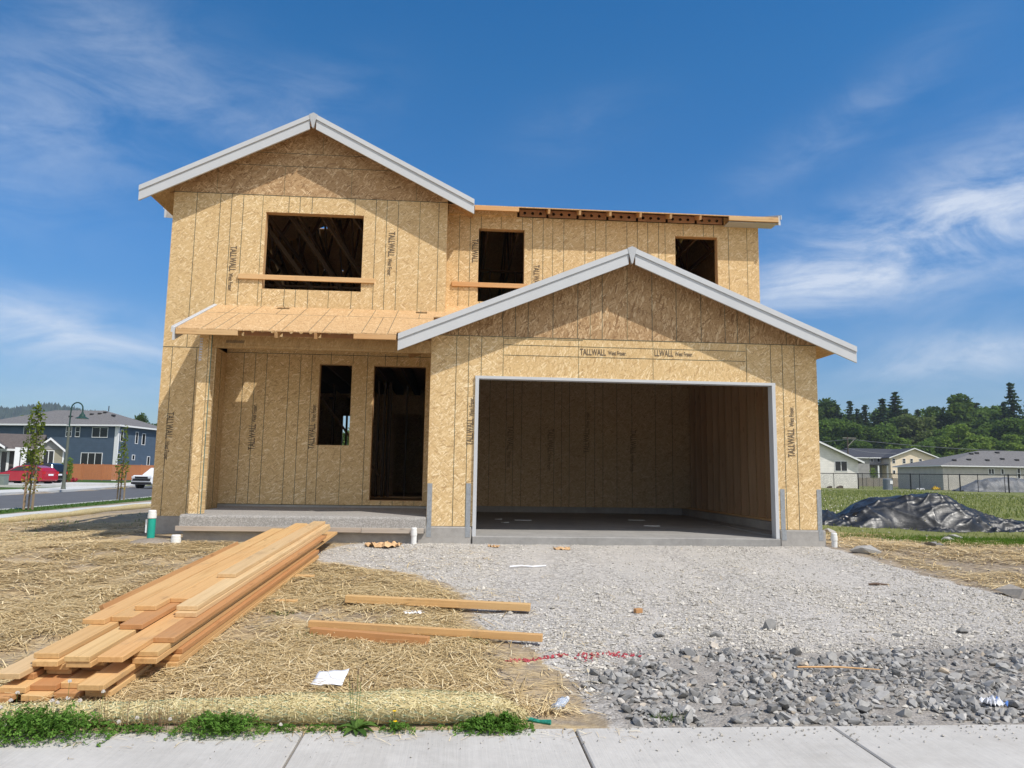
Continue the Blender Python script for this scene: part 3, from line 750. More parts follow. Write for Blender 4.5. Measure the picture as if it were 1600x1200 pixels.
# main roof barge ends seen at the right and left eaves
def xbarge(x, y0, y1, z0, sl_, hgt, thick=.04):
    mb = MB(); mb.prism([(y0, z0), (y1, z0+sl_*(y1-y0)), (y1, z0+sl_*(y1-y0)-hgt), (y0, z0-hgt)], 'X', x-thick/2, x+thick/2)
    b_ = mb.build('barge_board', m_prime, H)
    mb = MB(); s = 1 if x > 0 else -1; a, c = sorted((x+s*thick/2, x+s*(thick/2+.02)))
    mb.prism([(y0-.015, z0+.01), (y1, z0+.01+sl_*(y1-y0)), (y1, z0-.08+sl_*(y1-y0)), (y0-.015, z0-.08)], 'X', a, c)
    mb.build('barge_trim', m_prime, b_)
xbarge(5.95, 1.75, 6.35, 6.115, .333, .19); xbarge(-6.07, 2.5, 6.35, 6.10, .32, .25)
xbarge(-4.655, -.36, 1.50, 3.135, .427, .20, .03)

# eaves: sub-fascia pieces, rafter tails, vent blocks with holes
def fascia(x0, x1, y, z0, z1, name='eave_board'): mb = MB(); mb.box(x0, x1, y-.005, y+.033, z0, z1); return mb.build(name, m_lum, H, bevel=.003)
fascia(-.05, .80, 1.75, 5.985, 6.068); fascia(4.93, 5.93, 1.75, 5.985, 6.068)
mb = MB(); mb.box(4.95, 5.93, 1.80, 2.10, 5.97, 5.984); mb.build('eave_soffit', m_primed, H)
tails = [.815, 1.385, 1.985, 2.58, 3.175, 3.775, 4.365, 4.93]
for x in tails[1:-1]:
    mb = MB(); mb.bar((x, 1.76, 6.018), (x, 2.3, 6.018+.333*.54), .042, .085); mb.build('rafter_tail', m_lumy, H)
def vent(x0, x1, y, z0, z1, n=4, r=.030, zc=.5, off=.10):
    """blocking board bored with round vent holes"""
    mb = MB(); sd = 14; xs_ = [x0+off+(i)*.155 for i in range(n)]; xs_ = [x for x in xs_ if x+r < x1-.01]
    zc_ = z0+(z1-z0)*zc
    cuts = [x0]+[(a+b_)/2 for a, b_ in zip(xs_, xs_[1:])]+[x1]
    for i, xc in enumerate(xs_):
        a, b_ = cuts[i], cuts[i+1]
        ring = [(xc+r*math.cos(2*math.pi*k/sd), zc_+r*math.sin(2*math.pi*k/sd)) for k in range(sd)]
        def sq(k):
            c, s = math.cos(2*math.pi*k/sd), math.sin(2*math.pi*k/sd)
            tx = ((b_-xc) if c > 0 else (a-xc))/c if abs(c) > 1e-6 else 1e9; tz = ((z1-zc_) if s > 0 else (z0-zc_))/s if abs(s) > 1e-6 else 1e9
            t_ = min(tx, tz); return (xc+c*t_, zc_+s*t_)
        out = [sq(k) for k in range(sd)]
        for k in range(sd):
            j = (k+1) % sd
            mb.add([(ring[k][0], y, ring[k][1]), (ring[j][0], y, ring[j][1]), (out[j][0], y, out[j][1]), (out[k][0], y, out[k][1])], [(0, 1, 2, 3)])
            mb.add([(ring[k][0], y, ring[k][1]), (ring[j][0], y, ring[j][1]), (ring[j][0], y+.038, ring[j][1]), (ring[k][0], y+.038, ring[k][1])], [(0, 1, 2, 3)], 1)
        for cx, cz in ((a, z0), (b_, z0), (b_, z1), (a, z1)):   # corner fill
            ks = sorted(range(sd), key=lambda k: (out[k][0]-cx)**2+(out[k][1]-cz)**2)[:2]
            mb.add([(cx, y, cz), (out[ks[0]][0], y, out[ks[0]][1]), (out[ks[1]][0], y, out[ks[1]][1])], [(0, 1, 2)])
    return mb.build('vent_block', [m_block, m_hole], H, recalc=False)
for a, b_ in zip(tails, tails[1:]): vent(a+.022, b_-.022, 2.06, 6.0, 6.145)
for a, b_ in ((-.55, .79), (4.95, 5.6)): mb = MB(); mb.box(a, b_, 2.06, 2.1, 6.0, 6.15); mb.build('solid_block', m_osb, H)
# porch eave
fascia(-4.63, -3.70, -.35, 3.035, 3.11); fascia(-1.93, -1.27, -.35, 3.035, 3.11)
for k in range(7):
    x = -4.33+.605*k
    mb = MB(); mb.bar((x, -.345 if k in (2, 3) else (-.31 if k < 6 else .0), 3.058+((.018 if k not in (2, 3) else 0) if k < 6 else .427*.33)), (x, 2.09 if x > -.9 else 1.99, 3.058+.427*2.335), .042, .09); mb.build('porch_rafter', m_lumy, H)
pt = [-4.33, -3.725, -3.12, -2.515, -1.91, -1.305, -.78]
for a, b_ in zip(pt, pt[1:]): vent(a+.022, b_-.022, .0, 3.097, 3.258, 3, .034, .55, .13)

# porch: beam, post, slab
mb = MB(); mb.box(-4.18, G0-.002, .0, .12, 2.945, 3.095); mb.box(-4.18, G0-.002, .018, .10, 2.90, 2.945, 0); bm_ = mb.build('porch_beam', m_beam, H)
for x in (-3.70, -1.90): mb = MB(); mb.box(x, x+.002, -.002, 0, 2.95, 3.09); mb.build('beam_joint', m_line, bm_)
mb = MB()
for k in range(16):
    x = -3.97+.018*k; mb.box(x, x+.010, -.0035, -.0005, 2.972+.006*random.random(), 3.015+.012*random.random())
mb.build('printed_smudge', m_stamp, bm_)
mb = MB(); mb.box(-4.38, -4.185, 0, .16, .295, 3.10); mb.box(-4.237, -4.231, -.003, 0, .295, 3.1, 1); mb.box(-4.195, -4.185, -.003, 0, .295, 3.1, 2)
m_teal = simple('teal_edge_paint', (.03, .16, .16), var=.2)
post = mb.build('porch_post', [m_osb, m_line, m_teal], H, recalc=False)
mb = MB()
mb.box(-4.374, -4.369, -.0035, -.0005, 2.66, 3.04)
for k in range(9): mb.box(-4.370, -4.335+.001*k, -.004, -.0005, 2.68+.042*k, 2.70+.042*k+.008*random.random())
mb.build('printed_tape', m_mesh, post)
mb = MB(); mb.box(-4.40, -4.17, -.01, .17, .285, .295); mb.build('post_base', m_galv, post)
mb = MB()
prof = [(2.09, .05), (2.09, .325), (-.07, .285), (-.10, .262), (-.115, .11), (-.10, .05)]
mb.prism(prof, 'X', -4.47, -.735); ps = mb.build('porch_slab', m_agg, H, bevel=.012)
mb = MB(); mb.box(-4.42, -.735, -.04, 2.0, -.3, .05); mb.build('porch_footing', m_found, ps)
for x0, x1 in ((-4.50, -1.72), (-1.715, -.76)):
    mb = MB(); mb.box(x0, x1, -.155, -.117, .045 if x0 < -2 else .038, .118); mb.build('form_board', m_form, ps, bevel=.003)
mb = MB(); mb.box(-4.615, -.735, YP-.012, YP+.1, .30, .358); mb.build('stem_wall', m_found, H)
# foundation and garage slab
mb = MB(); mb.box(XL-.02, -4.48, YL-.012, YL+.2, -.6, .168); mb.box(XL-.02, XL+.18, YL+.2, YB, -.6, .168); mb.box(G1-.16, G1+.02, .22, YB, -.6, .146)
mb.box(G0-.02, G0+.2, .21, YP, -.6, .146); mb.box(XL+.18, G1-.16, YB-.2, YB, -.6, .16); mb.build('foundation_wall', m_found, H)
for x0, x1 in ((G0-.025, -.015), (4.99, G1+.045)):
    mb = MB(); mb.box(x0, x1, -.03, .2, -.6, .140); mb.build('foundation_pier', m_found, H, bevel=.015)
mb = MB(); mb.prism([(-.055, -.35), (-.055, -.012), (-.04, .0), (.55, .012), (6.7, .06), (6.7, -.35)], 'X', .0, 4.975); mb.build('garage_slab', m_slab, H)
for a, b_ in ((-.585, -.001), (4.976, G1-.17)): mb = MB(); mb.box(a, b_, .205, 6.7, -.3, .04); mb.build('slab_side', m_slab, H)
mb = MB(); mb.box(G1-.29, G1-.165, .22, 6.68, 0.0, .19); mb.box(-.58, G1-.30, 6.60, 6.69, 0, .20); mb.build('garage_curb', m_found, H)
mb = MB(); mb.box(G1-.165, G1-.02, .3, 6.65, .192, .228); mb.build('sole_plate', m_lumy, H)
for x, y, a, l in ((1.12, 3.6, .1, .34), (3.6, 4.0, .05, .34), (3.50, 2.35, -.1, .3), (.62, 3.8, .8, .12), (.70, 2.9, .6, .12)):
    mb = MB(); mb.box(-l/2, l/2, -.05, .05, 0, .012); o = mb.build('paper_scrap', simple('pale_paper_scrap', (.62, .62, .6)) if 'pale_paper_scrap' not in MATS else MATS['pale_paper_scrap'], None, loc=(x, y, .012+.0078*(y-.55)+.002))
    o.rotation_euler = (0, 0, a)
    tag(o, {0: 'pale paper strip lying flat left of the middle of the dark garage floor', 1: 'pale paper strip lying farthest back at the middle of the garage floor', 2: 'pale paper strip lying nearer the sill at the middle of the garage floor', 3: 'tiny pale scrap deeper in at the left end of the garage floor', 4: 'tiny pale scrap nearer the sill at the left end of the garage floor'}[[1.12, 3.6, 3.50, .62, .70].index(x)], 'paper scrap', 'paper scraps on the garage floor')
# garage door frame
mb = MB(); mb.box(-.005, .052, -.035, .13, -.01, 2.50); j = mb.build('door_jamb', m_prime, H)
mb = MB(); mb.box(4.915, 4.972, -.035, .13, .002, 2.50); mb.build('door_jamb', m_prime, H)
mb = MB(); mb.box(-.01, 4.975, -.035, .13, 2.50, 2.545); mb.build('door_head', m_prime, H)
# holdown straps
for x, z1 in ((-.725, .81), (-.115, .82), (5.015, .80), (5.632, .80)):
    mb = MB(); mb.box(x, x+.075, -.0075, -.0045, .06, z1); mb.box(x, x+.075, -.034, -.031, -.02, .14)
    mb.box(x, x+.075, -.031, -.0075, .135, .14)
    for k in range(12): mb.sphere((x+.02+.035*(k % 2), -.0085, .22+.048*k), .006, 6, 4)
    mb.build('hold_down_strap', m_galv, H, recalc=True)
# guard boards nailed across the upstairs windows
def guard(x0, x1, y, z, dz): mb = MB(); mb.bar((x0, y-.021, z), (x1, y-.021, z+dz), .038, .089); return mb.build('guard_board', m_lum, H, bevel=.003)
guard(-4.30, -1.86, YL, 4.455, -.005); guard(-.455, 1.0, YP, 4.605, 0.0)

# printed stamps on the sheathing
def vtext(s, x, z, y, size, up_=True, par=w_left):
    """vertical stamp; up_: reads upwards, else downwards"""
    a = R(90) if up_ else R(-90)
    M = Matrix.Translation((x, y-.004, z)) @ Matrix.Rotation(R(90), 4, 'X') @ Matrix.Rotation(a, 4, 'Z')
    return text_part(s, size, m_stamp if y < 6 else m_stamp2, par, M)
def stamp_v(x, z, y, par, up_=True, s=.165, words='TALLWALL'):
    d = 1 if up_ else -1
    vtext(words, x, z, y, s, up_, par); vtext('West Fraser.', x, z+d*(.47*s/.165*len(words)/8+.04), y, s*.66, up_, par)
stamp_v(-4.47, 5.02, YL, w_left, False); stamp_v(-1.63, 5.40, YL, w_left, False)
stamp_v(-5.37, 1.97, YL, w_left, False)
stamp_v(-4.07+.07, 1.35, YP, w_porch, True); stamp_v(-2.99+.07, 1.38, YP, w_porch, True)
vtext('TALLWALL', -.075, 5.52, YP, .165, False, w_up); vtext('TALLWALL', 1.13, 5.05, YP, .165, False, w_up)
stamp_v(5.33-.045, 1.32, 0, w_gar, True); stamp_v(-.025, 1.42, 0, w_garl, True, .15)
for k in range(4): stamp_v((.98, 2.0, 3.06, 4.12)[k], (2.2, 2.15, 1.55, 2.15)[k], 6.7, w_gback, k == 2, .21)
def htext(s, x, z, y, size, par):
    M = Matrix.Translation((x, y-.004, z)) @ Matrix.Rotation(R(90), 4, 'X'); return text_part(s, size, m_stamp, par, M)
htext('TALLWALL', 1.70, 2.935, 0, .15, w_head); htext('West Fraser.', 2.17, 2.945, 0, .10, w_head)
htext('LLWALL', 2.94, 2.95, 0, .15, w_head); htext('West Fraser.', 3.29, 2.96, 0, .10, w_head)
# ================================================================ building lot: lumber, planks, pipes and litter
SLOPE = math.atan(.5/6.7)
def board_mesh(L, wd, th, mt): mb = MB(); mb.box(-L/2, L/2, -wd/2, wd/2, -th/2, th/2); return mb.mesh('plank', mt, bevel=.003)
m_b1 = wood('fresh_fir_plank', (.64, .425, .195), (.49, .30, .12), along='X', rnd=.28)
m_b2 = wood('orange_fir_plank', (.50, .275, .12), (.39, .20, .08), along='X', rnd=.5, warm=(.44, .20, .08))
m_b3 = wood('pale_fir_plank', (.64, .455, .245), (.52, .35, .17), along='X', rnd=.12)
tone_name = {0: 'yellow', 1: 'orange brown', 2: 'pale'}
LH, WD, TH = .0405, .172, .038
colx = {'a': -3.15, 'b': -2.965, 'c': -2.78, 'd': -2.60, 'e': -2.42}
colname = {'a': 'at its left side', 'b': 'left of its middle', 'c': 'along its middle', 'd': 'right of its middle', 'e': 'at its right side'}
ordn = ['bottom', 'second', 'third', 'fourth', 'fifth', 'sixth', 'seventh', 'eighth', 'topmost']
# column, layer, shift in x, near end y, length, tone
stack = [('a',0,-.03,-6.61,4.88,1),('b',0,0,-6.57,4.88,0),('c',0,0,-6.53,4.88,1),('d',0,.01,-6.50,4.88,0),('e',0,.015,-5.93,4.40,0),
 ('a',1,.03,-6.54,4.88,0),('b',1,.01,-6.50,4.88,1),('c',1,.0,-6.46,4.88,0),('d',1,.0,-6.40,4.88,1),('e',1,.01,-5.90,4.35,0),
 ('a',2,.0,-6.40,4.88,1),('b',2,.0,-6.30,4.88,0),('c',2,.0,-6.22,4.88,1),('d',2,.02,-6.62,4.88,0),('e',2,.02,-5.86,4.30,1),
 ('a',3,-.02,-6.52,4.88,2),('b',3,.0,-6.34,4.88,0),('c',3,.0,-6.25,4.88,0),('d',3,.0,-6.12,4.88,1),('e',3,-.02,-6.22,6.0,0),
 ('b',4,-.04,-6.40,4.88,0),('c',4,.0,-6.42,4.88,0),('d',4,.0,-6.15,4.88,1),('e',4,-.02,-6.19,4.88,0),
 ('b',5,-.06,-6.36,4.88,0),('c',5,-.01,-6.43,4.88,0),('d',5,.03,-6.44,4.88,0),('e',5,.01,-6.0,4.88,1),
 ('a',6,.06,-5.66,4.88,0),('b',6,.06,-5.58,4.88,0),('c',6,.04,-5.80,4.88,1),('e',6,-.055,-5.45,4.88,2),
 ('b',7,.14,-5.40,4.88,0),('c',7,.13,-5.14,4.55,0),('e',7,-.065,-5.40,4.80,2),
 ('d',8,.045,-4.33,3.75,2)]
bm_cache = {}
for col, ly, dx, y0, L, tn in stack:
    key = (round(L, 2), tn)
    if key not in bm_cache: bm_cache[key] = board_mesh(L, WD, TH, (m_b1, m_b2, m_b3)[tn])
    o = link('lumber_plank', bm_cache[key])
    yc = y0+L/2*math.cos(SLOPE); xc = colx[col]+dx+.052*(yc+6)
    o.location = (xc, yc, g1(-3, yc)+.022+TH/2+ly*LH+.006)
    o.rotation_euler = Euler((0, -SLOPE, R(90)-.052+random.uniform(-.003, .003)), 'XYZ')
    lab = f"{tone_name[tn]} fir plank in the {ordn[ly]} layer of the lumber stack, {colname[col]}"
    tag(o, lab, 'plank', 'planks of the lumber stack')
o = link('lumber_plank', board_mesh(3.4, .20, .04, m_b2)); o.location = (-3.235, -3.2, g1(-3, -3.2)+.14)
o.rotation_euler = Euler((R(62), -SLOPE, R(90)-.05), 'XYZ')
tag(o, 'orange brown fir plank on edge, leaning against the left side of the lumber stack', 'plank', 'planks of the lumber stack')
def plank(a, b, wd, th, mt, label, lift=.0, roll=0.0):
    a, b = Vector(a), Vector(b); L = (b-a).length
    o = link('loose_plank', board_mesh(L, wd, th, mt)); d = (b-a)
    c = (a+b)/2; o.location = (c.x, c.y, c.z+th/2+lift)
    o.rotation_euler = Euler((roll, -math.asin(d.z/L), math.atan2(d.y, d.x)), 'XYZ')
    return tag(o, label, 'plank', 'loose planks on the straw')
G3 = lambda x, y, h=0: (x, y, g1(x, y)+h)
plank(G3(-1.37, -3.92), G3(.50, -4.26), .089, .070, m_b1, 'single yellow plank lying on straw and gravel, farther of the loose planks', .03)
plank(G3(-1.55, -4.90), G3(.50, -5.33), .062, .060, m_b1, 'long yellow plank lying with its right end on the gravel, before the single plank', .045)
plank(G3(-1.50, -5.06), G3(-.47, -5.34), .075, .075, m_b2, 'short brown plank lying against the front of the long loose plank', .012)
def block(name, x, y, dims, rz, mt, label, cat='wood block', lift=0.0):
    mb = MB(); mb.box(-dims[0]/2, dims[0]/2, -dims[1]/2, dims[1]/2, 0, dims[2]); o = mb.build(name, mt, bevel=.004)
    o.location = (x, y, gtop(x, y)+lift); o.rotation_euler = (0, 0, rz); return tag(o, label, cat)
block('wood_block', 1.612, -4.194, (.085, .05, .045), .4, m_b2, 'small orange wood offcut lying alone on the gravel in front of the garage')
block('wood_block', -1.98, -3.9, (.22, .09, .04), -.15, m_b1, 'yellow wood offcut poking from under the middle of the lumber stack')
block('wood_block', -2.03, -2.75, (.22, .09, .04), -.1, m_b1, 'yellow wood offcut poking from under the far half of the lumber stack')
m_bark = simple('dark_bark', (.12, .08, .055), var=.3, scale=30)
mb = MB(); mb.tube([(-.12, .01, .012), (-.03, -.012, .02), (.05, .012, .012), (.14, 0, .01)], [.012, .016, .012, .005], 7); mb.tube([(-.02, 0, .02), (.03, .05, .03)], [.008, .003], 6)
o = mb.build('bark_strip', m_bark, loc=(4.93, -2.9, gtop(4.93, -2.9))); tag(o, 'dark strip of bark lying on the right part of the gravel', 'bark')
mb = MB(); mb.tube([(-.3, 0, .03), (0, .02, .035), (.32, -.01, .03)], [.007, .008, .004], 6); o = mb.build('wooden_stick', m_lum, loc=(2.7, -6.1, gtop(2.7, -6.1)+.035)); o.rotation_euler = (0, 0, -.12)
tag(o, 'thin pale wooden stick lying on the crushed grey rock', 'stick')
# paper sheet, plastic bottle and litter
m_paper = simple('white_paper', (.80, .80, .82), rough=.6, var=.02)
vs, fs = [], []
for i in range(9):
    for j in range(9):
        x, y = -.11+.22*i/8, -.145+.29*j/8; vs.append((x, y, .004+.018*(i/8)**3*(j/8)+.004*math.sin(5*x*9+j)))
for i in range(8):
    for j in range(8): a = i*9+j; fs.append((a, a+9, a+10, a+1))
mb = MB(); mb.add(vs, fs); o = mb.build('paper_sheet', m_paper, loc=(-1.14, -6.2, gtop(-1.14, -6.2)+.045), smooth=True); o.rotation_euler = (R(4), 0, -.03)
sol = o.modifiers.new('thickness', 'SOLIDIFY'); sol.thickness = .0012
tag(o, 'white sheet of paper lying on straw behind the straw roll', 'paper')
m_plast, t, b, o_ = mat('clear_plastic'); b.inputs['Base Color'].default_value = (.75, .83, .95, 1); b.inputs['Roughness'].default_value = .12; b.inputs['Transmission Weight'].default_value = .55; b.inputs['IOR'].default_value = 1.3
bottle = thing('plastic_bottle', 'crushed clear plastic bottle lying on the soil beside the straw roll end', 'bottle', (.476, -6.62, gtop(.476, -6.62)), R(60))
mb = MB(); n = 12
for i, (xx, rr) in enumerate([(-.10, .0), (-.10, .026), (-.06, .034), (-.03, .024), (.0, .036), (.04, .027), (.07, .033), (.09, .014), (.11, .012)]):
    for k in range(n):
        a = 2*math.pi*k/n; q = rr*(1+.22*math.sin(3*a+i)); mb.v.append((xx+.008*math.sin(2*a+i), q*math.cos(a), .034+.8*q*math.sin(a)))
for i in range(8):
    for k in range(n): mb.f.append((i*n+k, i*n+(k+1) % n, (i+1)*n+(k+1) % n, (i+1)*n+k)); mb.mi.append(0)
mb.build('bottle_body', m_plast, bottle, smooth=True)
mb = MB(); mb.tube([(.108, 0, .034), (.128, 0, .034)], .015, 12); mb.build('cap', m_paper, bottle)
def crumple(name, loc, s, mt, label, cat, seed, h=.5):
    vs, fs = [], []; n = 11
    for i in range(n):
        for j in range(n):
            x, y = (i/(n-1)-.5)*s, (j/(n-1)-.5)*s*.8; q = 14/s*.12
            z = abs(mnoise.noise((x*q*3, y*q*3, seed)))*s*h + .006
            vs.append((x*(.8+.4*mnoise.noise((j*.4, seed, 0))), y*(.8+.5*mnoise.noise((i*.4, seed, 3))), z))
    for i in range(n-1):
        for j in range(n-1): a = i*n+j; fs.append((a, a+n, a+n+1, a+1))
    mb = MB(); mb.add(vs, fs); o = mb.build(name, mt, loc=loc); sol = o.modifiers.new('thickness', 'SOLIDIFY'); sol.thickness = .002
    return tag(o, label, cat)
m_blue = simple('blue_print', (.10, .22, .55), rough=.4)
c0 = crumple('crumpled_wrapper', (3.50, -6.72, gtop(3.5, -6.72)+.02), .17, m_paper, 'crumpled white and blue wrapper on the rock at the right pavement edge', 'litter', 4)
c0.data.materials.append(m_blue)
for p in c0.data.polygons:
    if p.center.x > .045: p.material_index = 1
m_kraft = simple('torn_brown_paper', (.56, .36, .19), rough=.8, var=.2, scale=12)
crumple('torn_kraft_paper', (-1.35, -.42, gtop(-1.35, -.4)+.0), .62, m_kraft, 'torn brown paper heap lying before the porch slab', 'paper', 9, .17)
crumple('torn_kraft_paper', (.32, -.35, gtop(.3, -.35)-.005), .20, m_kraft, 'torn brown paper scrap before the left end of the garage sill', 'paper', 12, .4)
crumple('torn_kraft_paper', (1.35, -.5, gtop(1.35, -.5)-.01), .30, m_kraft, 'torn brown paper scrap before the garage sill, left of its middle', 'paper', 15, .22)
crumple('torn_plastic', (-.66, -4.25, gtop(-.66, -4.25)+.0), .22, m_paper, 'torn white plastic scrap under the farther loose plank', 'litter', 17, .15)
crumple('torn_plastic', (-3.32, -5.8, gtop(-3.32, -5.8)), .2, m_paper, 'torn white plastic scrap left of the near end of the lumber stack', 'litter', 21, .5)
mb = MB(); mb.tube([(-.25, -.03, .012), (-.1, .02, .02), (.05, .0, .012), (.24, .07, .015)], .011, 6); o = mb.build('twisted_plastic_strip', m_paper, loc=(.7, -1.95, gtop(.7, -1.95))); tag(o, 'twisted white plastic strip lying on the gravel before the garage', 'litter')
# pipes
m_pvc = simple('white_pvc', (.74, .74, .72), rough=.4, var=.04); m_teal = simple('teal_sewer_pipe', (.02, .34, .26), rough=.4, var=.08)
def pipe(x, y, h, r, label, teal=False):
    t_ = thing('pipe_stub', label, 'pipe', (x, y, gtop(x, y)-.05))
    hh = h+.05
    mb = MB(); mb.tube([(0, 0, 0), (.004, 0, hh-(.09 if teal else .035))], r, 20); mb.build('pipe_body', m_teal if teal else m_pvc, t_, smooth=False)
    mb = MB(); zc = hh-(.09 if teal else .035)
    mb.tube([(0, 0, zc-.035), (0, 0, zc-.03), (0, 0, zc+.035), (0, 0, zc+.035)], [r*1.0, r*1.17, r*1.17, r*1.1], 20); mb.build('collar', m_pvc, t_)
    mb = MB(); mb.tube([(0, 0, zc+.035), (0, 0, zc+.075), (0, 0, zc+.09)], [r*1.06, r*1.06, r*.9], 20); mb.build('cap', m_pvc, t_)
    return t_
p_ = pipe(-4.86, -.12, .47, .054, 'tall teal sewer pipe with white cap beside the porch corner', True)
mb = MB(); mb.box(-.085, -.06, -.01, .0, .18, .38); mb.build('marker_slat', m_paper, p_)
pipe(-4.40, -.36, .085, .062, 'low white pipe stub in the soil before the porch corner'); pipe(-.905, -.21, .19, .042, 'white pipe stub between the porch slab and the garage pier'); pipe(5.86, -.08, .17, .045, 'white pipe stub beside the right garage pier')
mb = MB(); mb.sphere((0, 0, -.06), .42, 16, 8, 0, (1, .9, .38)); o = mb.build('soil_heap', m_ground, loc=(-4.75, -.33, gtop(-4.75, -.33)-.03), smooth=True); tag(o, 'low heap of soil round the foot of the teal pipe', 'soil heap')

# ================================================================ straw, gravel, rock
def blades(P, L, W, ang, tilt, bend):
    """thin bent strips: P (n,3) centres; two quads each"""
    n = len(P); d = np.stack([np.cos(ang)*np.cos(tilt), np.sin(ang)*np.cos(tilt), np.sin(tilt)], -1)
    s = np.stack([-np.sin(ang), np.cos(ang), np.zeros(n)], -1)
    V = np.empty((n, 6, 3))
    for k, q in enumerate((-.5, 0, .5)):
        c = P + d*(L*q)[:, None] + s*(bend*(1 if q == 0 else 0))[:, None]
        c[:, 2] += (L*.06 if q == 0 else 0)
        V[:, 2*k] = c - s*(W/2)[:, None]; V[:, 2*k+1] = c + s*(W/2)[:, None]
    b_ = (np.arange(n)*6)[:, None]
    Fa = np.stack([b_+np.array([0, 2, 3, 1]), b_+np.array([2, 4, 5, 3])], 1).reshape(-1, 4)
    return V.reshape(-1, 3), Fa
def scatter(n, x0, x1, y0, y1, keep):
    x = RNG.uniform(x0, x1, n); y = RNG.uniform(y0, y1, n)
    k = keep(x, y) > RNG.random(n); return x[k], y[k]
vn = np.vectorize(lambda x, y, s, q: mnoise.noise((x*s, y*s, q)))
def straw_keep(base):
    def f(x, y):
        d = np.clip(.74+1.5*vn(x, y, .8, 3.)+1.0*vn(x, y, 2.1, 8.), .06, 1)
        g = in_gravel(x, y); m_ = np.clip(-g*3.0, 0.02, 1.0) if True else 1
        inh = ((x > -5.6) & (x < 5.8) & (y > 0)) | ((x > -4.5) & (x < -.7) & (y > -.2))
        return base*d*np.where(inh, 0, 1)*m_*(meadow(x, y) < .4)*(in_rock(x, y) < .1)
    return f
m_straw = rndmat('straw_fibre', [(0.0, (.18, .115, .05)), (0.3, (.50, .355, .16)), (0.7, (.76, .59, .32)), (1.0, (.92, .80, .53))], .7)
gtv = np.vectorize(gtop)
def straw(name, n, box, lr, wr, base=1.0, dirb=None):
    x, y = scatter(n, *box, straw_keep(base)); k = len(x)
    L = RNG.uniform(*lr, k)*RNG.choice([.6, 1, 1, 1.4], k); W = RNG.uniform(*wr, k); ang = RNG.uniform(0, 2*np.pi, k)
    if dirb is not None: ang = np.where(RNG.random(k) < .6, dirb+RNG.normal(0, .45, k), ang)
    z = gtv(x, y)+.004+RNG.random(k)*.022
    V, Fa = blades(np.stack([x, y, z], -1), L, W, ang, RNG.normal(0, .08, k), RNG.normal(0, .006, k))
    return V, Fa, np.repeat(RNG.beta(2.2, 2, k), 6)
def join(parts):
    vs, fs, rs, o = [], [], [], 0
    for V, Fa, r in parts: vs.append(V); fs.append(Fa+o); rs.append(r); o += len(V)
    return np.concatenate(vs), np.concatenate(fs), np.concatenate(rs)
V, Fa, r_ = join([straw('a', 64000, (-4.5, 1.0, -6.75, -3.2), (.06, .34), (.003, .0065), 1.0),
                  straw('b', 80000, (-9, 0.3, -5, -.2), (.06, .30), (.005, .010), 1.0, .25),
                  straw('c', 40000, (-13, -4.6, -1.5, 7), (.12, .30), (.009, .016), 1.0, .2),
                  straw('d', 52000, (5.7, 13, -6, 4), (.10, .28), (.006, .013), 1.0, 2.7),
                  ])
tag(link('straw_mulch', npmesh('straw_mulch', V, Fa, m_straw, r_)), 'loose yellow straw scattered over the bare soil', 'straw', kind='stuff')
x, y = scatter(900, -1.5, 8.5, -6.0, -.3, lambda x, y: (in_gravel(x, y) > 0)*np.clip(.3+1.4*vn(x, y, .8, 6.), 0, 1)); k = len(x)
V, Fa = blades(np.stack([x, y, gtv(x, y)+.016], -1), RNG.uniform(.06, .22, k), RNG.uniform(.003, .006, k), RNG.uniform(0, 6.3, k), RNG.normal(0, .05, k), RNG.normal(0, .01, k))
tag(link('stray_straw', npmesh('stray_straw', V, Fa, m_straw, np.repeat(RNG.random(k), 6))), 'stray straws lying on the gravel drive', 'straw', kind='stuff')

OCT = np.array([[1,0,0],[-1,0,0],[0,1,0],[0,-1,0],[0,0,1],[0,0,-1]], float)
OF = np.array([[0,2,4],[2,1,4],[1,3,4],[3,0,4],[2,0,5],[1,2,5],[3,1,5],[0,3,5]])
def stones(x, y, s, lift=.25):
    n = len(x); V = OCT[None]*RNG.uniform(.6, 1.25, (n, 6, 1))
    V = V + RNG.normal(0, .22, V.shape)
    a = RNG.uniform(0, 6.28, n); c, si = np.cos(a), np.sin(a)
    V = V*np.stack([RNG.uniform(.8, 1.4, n), RNG.uniform(.7, 1.1, n), RNG.uniform(.5, .9, n)], -1)[:, None]
    X_ = V[..., 0]*c[:, None]-V[..., 1]*si[:, None]; Y_ = V[..., 0]*si[:, None]+V[..., 1]*c[:, None]
    P = np.stack([X_*s[:, None]+x[:, None], Y_*s[:, None]+y[:, None], V[..., 2]*s[:, None]+(gtv(x, y)+s*lift)[:, None]], -1)
    Fa = (np.arange(n)*6)[:, None, None]+OF[None]
    return P.reshape(-1, 3), Fa.reshape(-1, 3)
m_grav = rndmat('crushed_gravel', [(0.0, (.25, .23, .20)), (0.25, (.40, .37, .32)), (0.6, (.50, .463, .405)), (1.0, (.66, .62, .55))], .9)
gk = lambda x, y: np.clip(in_gravel(x, y)*2.5+.12, 0, 1)*np.where(in_rock(x, y) > .15, .12, 1)*np.clip(.62+1.5*vn(x, y*.35, .9, 2.), .12, 1)*(y < -.08)
parts = []
for n, s0, s1, bx in ((38000, .006, .012, (-2.4, 9.5, -6.5, -3.0)), (36000, .007, .014, (-2.4, 8, -6.0, -.05)), (7000, .012, .021, (-2.0, 9, -6.6, -.3)), (1500, .018, .032, (.0, 9, -6.4, -3.0)), (5000, .012, .026, (.3, 9, -6.9, -4.7))):
    x, y = scatter(n, *bx, gk); V, Fa = stones(x, y, RNG.uniform(s0, s1, len(x))); parts.append((V, Fa, np.repeat(np.clip(RNG.normal(.55, .24, len(x)), 0, 1), 6)))
